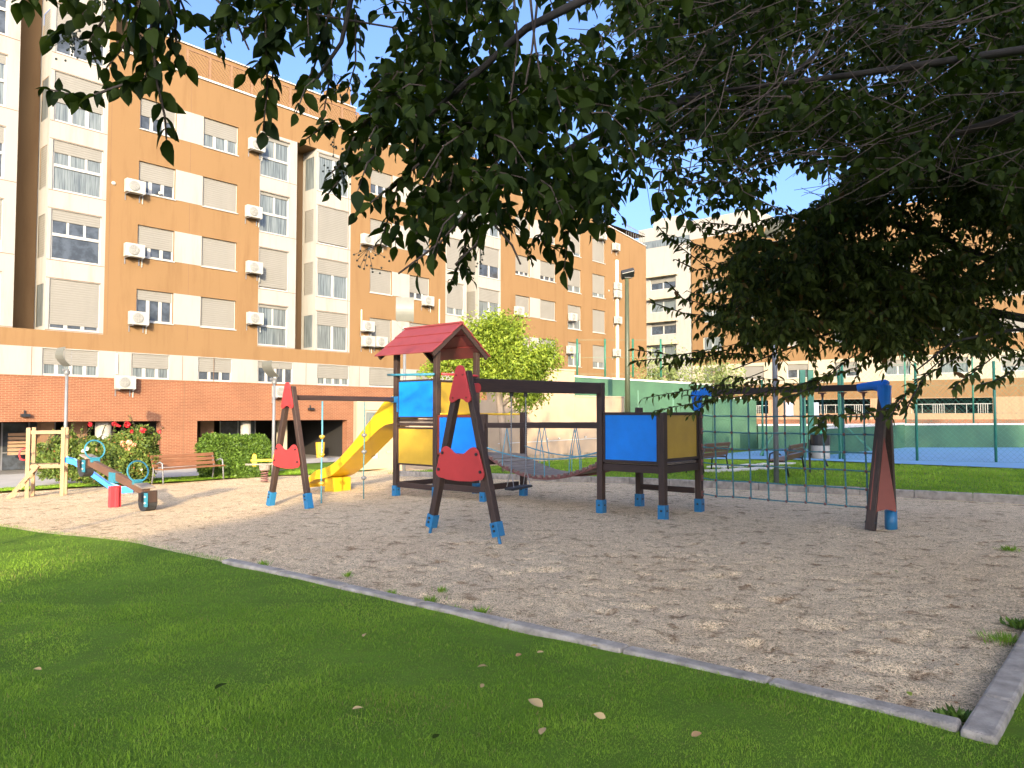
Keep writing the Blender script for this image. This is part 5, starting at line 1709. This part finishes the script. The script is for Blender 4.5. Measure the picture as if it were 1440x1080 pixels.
gapB = [[(1098, 300), (1075, 296), (1110, 250), (1150, 243), (1190, 238), (1170, 268), (1120, 300)], [(905, 230), (880, 255), (900, 290), (960, 250)], [(960, 205), (1000, 200), (990, 225)]]
region(tw, D2, gapB, 900, 4.2, 7.0, .072, .24, rng, .05, clump=-.2)
region(tw, [(880, -60), (900, 170), (1480, 260), (1480, -60)], gapB, 900, 5.5, 8.5, .09, .30, rng, .055)
region(tw, [(1470, -60), (1900, -60), (1900, 230), (1470, 240)], [], 420, 4.2, 7.5, .09, .28, rng, .06)
# above the frame, so that the crown goes on
for i in range(260):
    p = np.array([rng.uniform(-1.6, 6), rng.uniform(2.2, 5.5), 0]); p[2] = 1.65 + .56 * p[1] + rng.uniform(.25, 1.5)
    d = rng.normal(0, 1, 3); tw.twig([p, p + d * .15, p + d * .28 - np.array([0, 0, .05])], .085, .06, rng, wood=False)
P = np.array(tw.P); D = np.array(tw.D); Nn = np.array(tw.N); S = np.array(tw.S)
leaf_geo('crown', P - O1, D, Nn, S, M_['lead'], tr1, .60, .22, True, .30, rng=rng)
print('privet leaves', len(P))
m = MB()
for pts, r in tw.paths: m.tube([Vector(q) - Vector(O1) for q in pts], [r * 1.2, r, r * .6][:len(pts)] if len(pts) == 3 else [r * (1.5 - i * .25) for i in range(len(pts))], 4, cap=False)
# fine bare twigs through the right of the canopy
for i in range(330):
    x, y = rng.uniform(860, 1440), rng.uniform(-10, 262)
    if any(pip(g, np.array([x]), np.array([y]))[0] for g in gapB): continue
    p = at(x, y, rng.uniform(4.0, 6.2)); a = rng.uniform(.15, .9) if rng.random() < .7 else rng.uniform(-1, 1.5)
    d = Vector((math.cos(a), rng.uniform(-.3, .3), math.sin(a) * .8)); l = rng.uniform(.3, .9)
    k = Vector((rng.uniform(-.1, .1), rng.uniform(-.1, .1), rng.uniform(-.14, .05)))
    m.tube([p - d * l / 2 - Vector(O1), p + k - Vector(O1), p + d * l / 2 - Vector(O1)], [.0018, .003, .004], 4, cap=False)
for pts in ([(722, -10), (728, 60), (718, 140), (726, 230)], [(757, -10), (748, 70), (735, 140)], [(745, -10), (752, 60), (760, 110)], [(300, -5), (330, 25), (350, 70)], [(385, -5), (440, 20), (560, 40)], [(655, 300), (620, 340), (560, 385)], [(690, 310), (720, 345), (732, 372)], [(700, 300), (668, 345), (640, 372)]):
    m.tube([q - O1 for q in pxpath(pts, 3.0)], [.006, .005, .004, .003][:len(pts)], 5, cap=False)
m.build('twigs', M_['twig'], tr1, fix=False)
m = MB()
for pts, Y, r0, r1 in (([(1600, 40), (1440, 70), (1200, 105), (1000, 130)], (3.6, 5.0), .030, .014), ([(1000, 130), (880, 165), (790, 215), (735, 265)], (5.0, 4.0), .03, .012), ([(1700, -200), (1300, -60), (900, -40), (500, -30), (200, -28)], (2.8, 2.8), .05, .012),
                        ([(1700, 120), (1440, 160), (1250, 215), (1130, 230)], (4.4, 6.2), .045, .012), ([(1250, -20), (1100, 120), (1010, 190), (930, 200)], (5.5, 5.2), .018, .007), ([(900, -40), (740, 40), (640, 130), (560, 200)], (3.0, 3.3), .022, .008), ([(500, -30), (480, 60), (440, 120)], (2.9, 3.0), .012, .006),
                        ([(1600, 200), (1440, 225), (1330, 240), (1190, 250)], (6, 7.5), .04, .012)):
    L_ = pxpath(pts, Y); m.tube([q - O1 for q in L_], list(np.linspace(r0, r1, len(L_))), 8)
    if pts[0][0] >= 1600: m.tube([Vector((0, 0, 2.2)), Vector(L_[0] - O1) * .5 + Vector((0, 0, 1.3)), Vector(L_[0] - O1)], [.11, .09, r0], 8)
m.build('branches', M_['bark'], tr1, smooth=True)
m = MB(); m.tube([(0, 0, -.2), (.03, 0, .9), (0, .02, 2.3), (-.1, .1, 3.6)], [.21, .16, .13, .08], 12); m.build('trunk', M_['bark'], tr1, smooth=True)
for cx, cy, nn, Y in ((105, 62, 40, 2.75), (308, 50, 26, 2.9), (145, 5, 18, 2.7), (480, 255, 22, 3.1), (518, 365, 22, 3.1), (470, 120, 16, 3.0), (500, 120, 14, 3.0), (675, 360, 18, 3.2), (853, 312, 18, 3.3), (470, 210, 12, 3.0)):
    m = MB()
    for i in range(nn):
        p = at(cx + rng.normal(0, 12), cy + rng.normal(0, 11), Y + rng.uniform(0, .12)) - Vector(O1)
        m.ball(p, .0048, 0, 6)
        if i % 3 == 0: m.tube([p, at(cx, cy - 16, Y + .06) - Vector(O1)], .0012, 3, cap=False)
    m.build('berry_cluster', M_['berry'], tr1, fix=False)

# ------------------------------------------------------------------ tree 2: dense tree on the right
rng = np.random.default_rng(33)
tr2 = thing('dense_tree', 'dense dark tree with small drooping leaves filling the right of the view', 'tree', (10.3, 6.2, 0))
O2 = np.array([10.3, 6.2, 0]); tw = Twigs()
RT = [(1010, 380), (1050, 335), (1105, 300), (1160, 262), (1215, 232), (1470, 200), (1480, 490), (1400, 505), (1340, 500), (1290, 480), (1240, 490), (1180, 470), (1110, 480), (1060, 470), (1020, 465), (1000, 440), (1015, 415), (1000, 400)]
region(tw, [(1120, 300), (1230, 190), (1480, 110), (1480, 260), (1200, 300)], gapB, 500, 7.0, 9.0, .085, .3, rng, .045, .4, .5, .35)
region(tw, RT, gapB, 1900, 7.0, 9.0, .085, .30, rng, .045, .4, .5, .35, clump=-.10)
region(tw, [(1100, 340), (1180, 270), (1480, 220), (1480, 480), (1250, 465), (1090, 440)], [], 750, 8.0, 10.0, .09, .32, rng, .05, .3, .5, .35, clump=-.05)
region(tw, [(1470, 120), (1850, 60), (1850, 500), (1470, 500)], [], 700, 7.0, 9.5, .09, .32, rng, .055, .3, .5, .35)
edge_tw = [([(1090, 470), (1010, 490), (950, 500), (893, 492)], 7.6), ([(1060, 500), (1000, 505), (940, 503), (890, 508)], 7.7), ([(1080, 520), (1030, 540), (970, 548), (905, 560)], 7.3), ([(1060, 540), (1010, 560), (960, 570), (920, 578)], 7.2),
           ([(1080, 400), (1020, 400), (980, 408), (960, 425)], 7.6), ([(1060, 440), (1000, 445), (960, 440), (915, 425)], 7.5), ([(1060, 430), (1000, 430), (960, 420), (942, 400)], 7.4), ([(1100, 350), (1040, 360), (1000, 350), (965, 340)], 7.8), ([(1100, 370), (1030, 375), (980, 380), (950, 365)], 7.8),
           ([(1150, 300), (1090, 305), (1040, 318), (985, 312)], 7.9), ([(1100, 330), (1050, 335), (1000, 322), (960, 318)], 7.8), ([(1200, 500), (1150, 540), (1120, 555), (1100, 560)], 7.0), ([(1200, 520), (1130, 540), (1080, 550), (1030, 560)], 7.1), ([(1330, 500), (1280, 545), (1262, 570), (1250, 590)], 6.6), ([(1350, 500), (1300, 530), (1285, 555), (1275, 575)], 6.6),
           ([(1290, 540), (1250, 575), (1215, 582), (1140, 585)], 6.6), ([(1190, 583), (1160, 590), (1150, 598), (1158, 606)], 6.6), ([(1400, 500), (1360, 530), (1345, 540), (1340, 548)], 6.8), ([(1440, 500), (1420, 525), (1400, 535), (1380, 540)], 6.8), ([(1080, 300), (1040, 280), (1010, 285), (985, 290)], 7.5), ([(1000, 380), (960, 350), (935, 330), (925, 318)], 7.4)]
for pts, Y in edge_tw:
    tw.twig(pxpath(pts, (Y + .5, Y)), .085 if Y > 7 else .105, .055, rng, .006, .5, .75, start=.25)
    if Y > 7:
        for k in range(2):
            sh = [(x + rng.uniform(-8, 30), y + rng.uniform(-16, 16)) for x, y in pts[:3]]
            tw.twig(pxpath(sh, (Y + .5, Y + .2)), .085, .06, rng, .004, .5, .75)
for i in range(420):
    p = np.array([rng.uniform(3.2, 11.5), rng.uniform(6.0, 11), rng.uniform(4.9, 7.6)]); d = rng.normal(0, 1, 3)
    tw.twig([p, p + d * .2, p + d * .35 - np.array([0, 0, .1])], .10, .07, rng, wood=False)
P = np.array(tw.P)
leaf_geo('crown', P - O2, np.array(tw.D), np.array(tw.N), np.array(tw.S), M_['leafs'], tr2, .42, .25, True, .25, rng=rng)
print('tree 2 leaves', len(P))
m = MB()
for pts, r in tw.paths: m.tube([Vector(q) - Vector(O2) for q in pts], r, 4, cap=False)
for pts, Y, r0, r1 in (([(1560, 470), (1400, 440), (1240, 430), (1100, 470)], (8.5, 7.8), .06, .015), ([(1560, 430), (1380, 360), (1250, 310), (1150, 290)], (8.8, 8.0), .06, .015), ([(1240, 430), (1190, 460), (1110, 490), (1030, 520)], (8.2, 7.4), .018, .005), ([(1560, 450), (1420, 465), (1340, 480), (1290, 520)], (8.0, 6.7), .022, .006)):
    L_ = pxpath(pts, Y); m.tube([q - O2 for q in L_], list(np.linspace(r0, r1, 4)), 7)
    if pts[0][0] == 1560: m.tube([Vector((0, 0, 2.4)), Vector(L_[0] - O2)], [.10, r0], 8)
m.build('branches', M_['bark'], tr2, fix=False)
m = MB(); m.tube([(0, 0, -.2), (.02, 0, 1.2), (-.05, .05, 3.0), (-.2, .3, 5.0), (-.4, .6, 6.6)], [.26, .2, .17, .11, .05], 12); m.build('trunk', M_['bark'], tr2, smooth=True)


# ------------------------------------------------------------------ small trees, hedges
def blob_tree(name, label, cat, base, blobs, n, size, mat, rng, trunk=None, bark='bark2', asp=.45, group=None, sub=True):
    """crown of leaf clumps spread through several ellipsoids (centre, radii) in local space"""
    t = thing(name, label, cat, tuple(base), 0, group)
    P, Dd, Nn = [], [], []
    vol = np.array([b[1][0] * b[1][1] * b[1][2] for b in blobs]) ** .7; vol /= vol.sum()
    for (c, r), v in zip(blobs, vol):
        k = max(3, int(n * v / 14))
        q = rng.normal(0, 1, (k, 3)); q /= np.linalg.norm(q, axis=1, keepdims=True)
        rad = rng.random(k) ** .45 * (1 + .18 * rng.normal(0, 1, k))
        cc = np.array(c) + q * np.array(r) * rad[:, None]
        for a, o in zip(cc, q):
            m = 14; cl = size * 1.9
            pp = a + rng.normal(0, cl * .55, (m, 3)); d = o * .5 + rng.normal(0, .7, (m, 3)); d[:, 2] -= .25
            P.append(pp); Dd.append(d); nn = rng.normal(0, .7, (m, 3)) + np.array([0, -.25, .8]); Nn.append(nn)
    P = np.concatenate(P); Dd = np.concatenate(Dd); Nn = np.concatenate(Nn)
    leaf_geo('crown', P, Dd, Nn, size * (.7 + .6 * rng.random(len(P))), mat, t, asp, .2, False, rng=rng)
    if trunk:
        m = MB()
        for pts, rr in trunk: m.tube(pts, rr, 10)
        m.build('trunk', M_[bark], t, smooth=True)
    return t


rng = np.random.default_rng(41)
b = G(712, 652); b = Vector((b.x, 24.0, float(T(at(712, 652, 24).x, 24.0)))); b.x = at(714, 645, 24).x
L3 = lambda px, py, dy=0.0: tuple(at(px, py, 24.0 + dy) - b)
k = F / 24.0
bl = [(L3(690, 492), (1.15, 1.1, 1.05)), (L3(705, 468), (.75, .8, .6)), (L3(742, 512), (.85, .8, .7)), (L3(715, 530), (1.1, .9, .5)), (L3(740, 552), (.62, .6, .50)), (L3(668, 530), (.7, .7, .4)), (L3(615, 518), (.45, .4, .25)), (L3(640, 505), (.6, .5, .35)), (L3(768, 500), (.4, .4, .4))]
blob_tree('small_tree', 'bright green small leafy tree in the sun behind the toy tower', 'tree', b, bl, 30000, .12, M_['leafy'], rng,
          [([(0, 0, -.2), L3(708, 610), L3(703, 570), L3(700, 530), L3(695, 500)], [.17, .14, .12, .09, .05]), ([L3(703, 572), L3(725, 555), L3(740, 535)], [.08, .06, .04])])
# far olive coloured trees behind the court
for (px, py, Y, r, lab) in ((935, 515, 50, 1.7, 'pale green far tree between the white block and the court'), (1005, 522, 50, 1.5, 'pale green far tree seen under the drooping twigs')):
    b = at(px, 600, Y); b.z = 0
    h = at(px, py, Y).z
    blob_tree('small_tree', lab, 'tree', b, [((0, 0, h), (r, r, r * .75)), ((r * .5, 0, h - .6), (r * .9, r, .8)), ((-r * .6, 0, h - .8), (r * .7, r, .8))], 2200, .20, M_['leafo'], rng, [([(0, 0, 0), (0, 0, h)], [.15, .08])])


def leaf_block(name, label, cat, base, rz, boxes, dens, size, mat, rng, asp=.5, wob=.12, group=None, core=True):
    t = thing(name, label, cat, tuple(base), rz, group)
    P, Nn = [], []
    for (c, r) in boxes:                                            # leaves on the skin of a lumpy box
        n = int(dens * (r[0] * r[1] + r[1] * r[2] + r[0] * r[2]) * 8)
        f = rng.integers(0, 6, n); q = rng.uniform(-1, 1, (n, 3))
        ar = np.array([r[1] * r[2], r[0] * r[2], r[0] * r[1]]); f = rng.choice(3, n, p=ar / ar.sum())
        sg = np.where(rng.random(n) < .5, -1, 1); q[np.arange(n), f] = sg
        q = q * (1 - .10 * np.abs(rng.normal(0, 1, (n, 1))))
        # round the corners
        ln = np.linalg.norm(q, axis=1, keepdims=True); q = np.where(ln > 1.30, q * 1.30 / ln, q)
        p = np.array(c) + q * np.array(r)
        wv = wob * (vnoise(p[:, 0] * 1.0 + p[:, 1], p[:, 2], .35, 55) * 2)
        nr = np.zeros((n, 3)); nr[np.arange(n), f] = sg
        P.append(p + nr * wv[:, None]); Nn.append(nr)
    P = P + [q * .80 + .2 * np.array(boxes[i][0]) for i, q in enumerate(P)]; Nn = Nn + Nn
    P = np.concatenate(P); Nn = np.concatenate(Nn); n = len(P)
    D = rng.normal(0, .8, (n, 3)) + np.array([0, 0, .35]) + Nn * .55
    leaf_geo('foliage', P, D, Nn + rng.normal(0, .6, (n, 3)), size * (.65 + .7 * rng.random(n)), mat, t, asp, .2, False, rng=rng)
    if core:
        m = MB()
        for (c, r) in boxes:
            for i in range(9):
                a = np.array(c) + np.array([rng.uniform(-.6, .6) * r[0], rng.uniform(-.5, .5) * r[1], -r[2]]); e = np.array(c) + np.array([rng.uniform(-.8, .8) * r[0], rng.uniform(-.7, .7) * r[1], r[2] * .7])
                m.tube([a, (a + e) / 2 + rng.normal(0, .05, 3), e], [.02, .014, .006], 5, cap=False)
        m.build('stems', M_['bark'], t, fix=False)
    return t


Yh = 25.0
a, c = at(281, 672, Yh), at(374, 668, Yh + 1.6); ang = math.atan2(c.y - a.y, c.x - a.x)
mid = (a + c) / 2; g = float(T(mid.x, mid.y)); L = (c - a).xy.length
hh = at(320, 613, mid.y).z - g
leaf_block('hedge', 'clipped green hedge in front of the brick ground floor', 'hedge', (mid.x, mid.y, g), ang, [((0, 0, hh / 2), (L / 2, .55, hh / 2)), ((L * .2, -.5, .28), (L * .3, .3, .3))], 1300, .085, M_['leafh'], rng)
# rose bush
Yr = 23.0; bpt = at(150, 680, Yr); g = float(T(bpt.x, bpt.y)); base = Vector((bpt.x, bpt.y, g))
Lr = lambda px, py, dy=0.0: np.array(at(px, py, Yr + dy) - base)
bx = [(Lr(165, 655), (.75, .5, .55)), (Lr(190, 640), (.55, .45, .75)), (Lr(100, 652, .3), (.95, .45, .50)), (Lr(80, 640, .5), (.55, .4, .40)), (Lr(150, 632, .3), (.6, .45, .35)), (Lr(205, 650), (.30, .3, .5)), (Lr(120, 625, .4), (.5, .3, .2))]
rb = leaf_block('rose_bush', 'wild rose bush with red, peach and white flowers behind the seesaw', 'rose bush', base, 0, bx, 520, .095, M_['leafr'], rng, .55, .22)
tw = Twigs()
for pts in ([(190, 630), (188, 600), (184, 585)], [(205, 640), (218, 620), (224, 603)], [(170, 630), (172, 605), (178, 592)], [(120, 640), (122, 610), (127, 598)], [(150, 630), (160, 605), (160, 594)], [(200, 640), (212, 625), (222, 615)], [(110, 640), (115, 615), (113, 600)], [(90, 630), (100, 610), (104, 595)], [(60, 640), (70, 620), (75, 605)], [(130, 640), (140, 615), (145, 600)], [(200, 640), (205, 620), (210, 600)], [(70, 630), (85, 612), (90, 600)]):
    for k in range(2): tw.twig([Lr(x + rng.uniform(-4, 4), y, rng.uniform(-.2, .3)) for x, y in pts], .07, .07, rng, .008, .2, .8)
leaf_geo('shoot_leaves', np.array(tw.P), np.array(tw.D), np.array(tw.N), np.array(tw.S), M_['leafr'], rb, .55, .2, False, rng=rng)
m = MB()
for pts, r in tw.paths: m.tube(pts, r, 5, cap=False)
m.build('shoots', M_['twig'], rb, fix=False)
for px, py, r, mt in ((127, 597, .085, 'rosered'), (160, 596, .085, 'rosered'), (179, 597, .115, 'rosered'), (201, 605, .11, 'rosered'), (224, 607, .07, 'rosered'), (185, 607, .07, 'rosered'), (174, 624, .12, 'rosepk'), (182, 622, .12, 'rosepk'), (180, 630, .11, 'rosepk'), (117, 634, .07, 'rosewh'), (122, 631, .08, 'rosewh'), (95, 617, .05, 'rosered'), (168, 599, .05, 'rosered'), (189, 626, .08, 'rosepk'), (199, 660, .05, 'rosewh'), (165, 598, .06, 'rosered')):
    c = Lr(px, py, -.42); m = MB()
    for k in range(26):
        q = rng.normal(0, 1, 3); q /= np.linalg.norm(q); s_ = Vector(q).orthogonal().normalized(); u_ = Vector(q).cross(s_)
        ce = Vector(c) + Vector(q) * r * rng.uniform(.35, .8); w_ = r * .42
        m.quad(ce - s_ * w_, ce - u_ * w_ + Vector(q) * w_ * .3, ce + s_ * w_, ce + u_ * w_ + Vector(q) * w_ * .3)
    m.build('flower', M_[mt], rb, fix=False)

# trees behind the camera: they keep the near lawn, the sand and the hanging leaves in the shade
rng = np.random.default_rng(51)
for i, (c, zt, rx) in enumerate(((-1.75, 12.0, 1.75), (0.7, 14.2, 2.2), (3.8, 17.3, 2.7), (8.3, 19.4, 3.4), (13.8, 20.2, 3.8), (19.5, 20.4, 4.0), (25.5, 20.4, 4.2), (32.0, 20.2, 4.4))):
    x, y = c + 3.5, -35.0
    hc = (zt + 7.0) / 2
    blob_tree('shade_tree', 'tall leafy shade tree far behind the camera, number %s from the left' % ['one', 'two', 'three', 'four', 'five', 'six', 'seven', 'eight'][i], 'tree', (x, y, 0),
              [((0, 0, hc), (rx, 2.2, (zt - 7.0) / 2)), ((0, 0, 9.0), (rx * .95, 2.2, 2.6)), ((0, 0, 4.6), (rx * 1.02, 2.2, 3.6))], 16000 + 1200 * i, .52, M_['leafs'], rng, [([(0, 0, -.2), (.05, 0, 4), (0, .05, hc)], [.3, .25, .12])], 'bark', .62, 'row of shade trees')

# ------------------------------------------------------------------ fallen leaves and tufts
rng = np.random.default_rng(61)
FL = [(763, 1008, .115, 'pale curled dry leaf, largest on the front lawn', 'dry'), (852, 1025, .07, 'small half white dry leaf right of the large pale leaf', 'dry'), (760, 1047, .075, 'brown dry leaf just below the large pale leaf', 'dry'), (686, 948, .075, 'long grey brown leaf left of a pale scrap near the kerb', 'dry'), (725, 933, .05, 'tiny pale leaf scrap on the lawn below the kerb', 'dry'),
      (830, 920, .06, 'tan dry leaf lying against the near kerb', 'dry'), (302, 984, .085, 'dark grey leaf alone on the left part of the lawn', 'lead'), (495, 1012, .06, 'brown leaf at the lower middle of the lawn', 'dry'), (511, 909, .065, 'orange brown leaf near the kerb, left of the middle', 'dry'), (676, 978, .05, 'small rusty leaf between the long leaf and the large pale leaf', 'dry'), (58, 957, .05, 'small brown leaf at the left side of the lawn', 'dry'), (2, 855, .07, 'tan leaf at the left edge of the lawn', 'dry'), (442, 834, .05, 'tan leaf on the lawn edge by the sand', 'dry'), (608, 1055, .05, 'dark leaf scrap at the bottom of the lawn', 'lead'), (755, 928, .05, 'brown leaf scrap in the thick grass below the kerb', 'dry'),
      (1281, 970, .06, 'yellow leaf on the sand near the kerb corner', 'leafy'), (1263, 801, .05, 'yellow leaf far out on the shaded sand', 'leafy'), (972, 1052, .06, 'brown leaf in the grass near the bottom right', 'dry')]
for px, py, s, lab, mt in FL:
    p = G(px, py); sand_ = px > 1200 and py < 1000
    z = float(sand_z(np.array([p.x]), np.array([p.y]))[0]) + .012 if sand_ else float(lawn_z(np.array([p.x]), np.array([p.y]))[0]) + .04
    a = rng.uniform(0, 2 * PI)
    o = leaf_geo('fallen_leaf', [(0, 0, 0)], [(math.cos(a), math.sin(a), .25)], [(rng.normal(0, .3), rng.normal(0, .3) - .4, 1)], s, M_[mt], None, .52, .16, True, .4, rnd=[rng.uniform(.2, 1)])
    o.location = (p.x, p.y, z); tag(o, lab, 'leaf', 'fallen leaves')
# weeds growing in the sand along the kerbs
WD = [(370 / 1, 793, .10, 'small weed in the sand at the far end of the near kerb'), (605, 842, .13, 'largest of the weed tufts along the middle of the near kerb'), (675, 858, .15, 'weed tuft by a brown leaf along the middle of the near kerb'), (640, 855, .08, 'tiny weed between the two tufts at the near kerb'), (549, 834, .07, 'tiny weed left of the tufts at the near kerb'), (621, 828, .07, 'tiny weed on the sand behind the tufts'),
      (1413, 897, .24, 'thick weed tuft by the right kerb'), (1438, 880, .2, 'leafy weed at the right picture edge above the tuft'), (1345, 1008, .15, 'leafy weed in the kerb corner'), (1420, 770, .2, 'low weed far out on the sand at the right picture edge'), (488, 807, .06, 'tiny weed at the left on the sand')]
for px, py, s, lab in WD:
    p = G(px, py); z = float(sand_z(np.array([p.x]), np.array([p.y]))[0])
    n = int(60 + 900 * s * s * 4)
    a = rng.uniform(0, 2 * PI, n); rr = np.abs(rng.normal(0, s * .35, n))
    P = np.stack([np.cos(a) * rr, np.sin(a) * rr, np.zeros(n)], 1); D = np.stack([np.cos(a) * .5, np.sin(a) * .5, .5 + rng.random(n)], 1)
    leafy = 'leafy' in lab
    o = leaf_geo('weed', P, D, np.cross(D, np.array([0, 0, 1.0])) if False else rng.normal(0, 1, (n, 3)), (.05 if leafy else .055) * (.6 + .8 * rng.random(n)), M_['leafh'] if leafy else M_['blade'], None, .5 if leafy else .10, .3, False, rng=rng)
    o.location = (p.x, p.y, z + .005); tag(o, lab, 'weed', 'weeds in the sand')
# scattered dark scraps on the sand, countless
n = 1300; pts = []
while len(pts) < n:
    px, py = rng.uniform(480, 1440), rng.uniform(715, 1010); p = G(px, py); u, v = UV(p.x, p.y)
    if u > edge(v) + .15 and u < back(v) - .2 and v > .95 and rng.random() < (.25 + .75 * (px - 480) / 960): pts.append((p.x, p.y))
pts = np.array(pts); z = sand_z(pts[:, 0], pts[:, 1]) + .006
P = np.column_stack([pts, z]); a = rng.uniform(0, 2 * PI, n); D = np.stack([np.cos(a), np.sin(a), .15 * rng.random(n)], 1)
o = leaf_geo('leaf_litter', P, D, np.tile([0, 0, 1.0], (n, 1)) + rng.normal(0, .3, (n, 3)), .010 + .03 * rng.random(n) ** 3, M_['dry'], None, .5, .3, False, rnd=rng.random(n) * .25, rng=rng)
tag(o, 'scattered small dry leaf scraps on the shaded sand', 'leaf litter', kind='stuff')
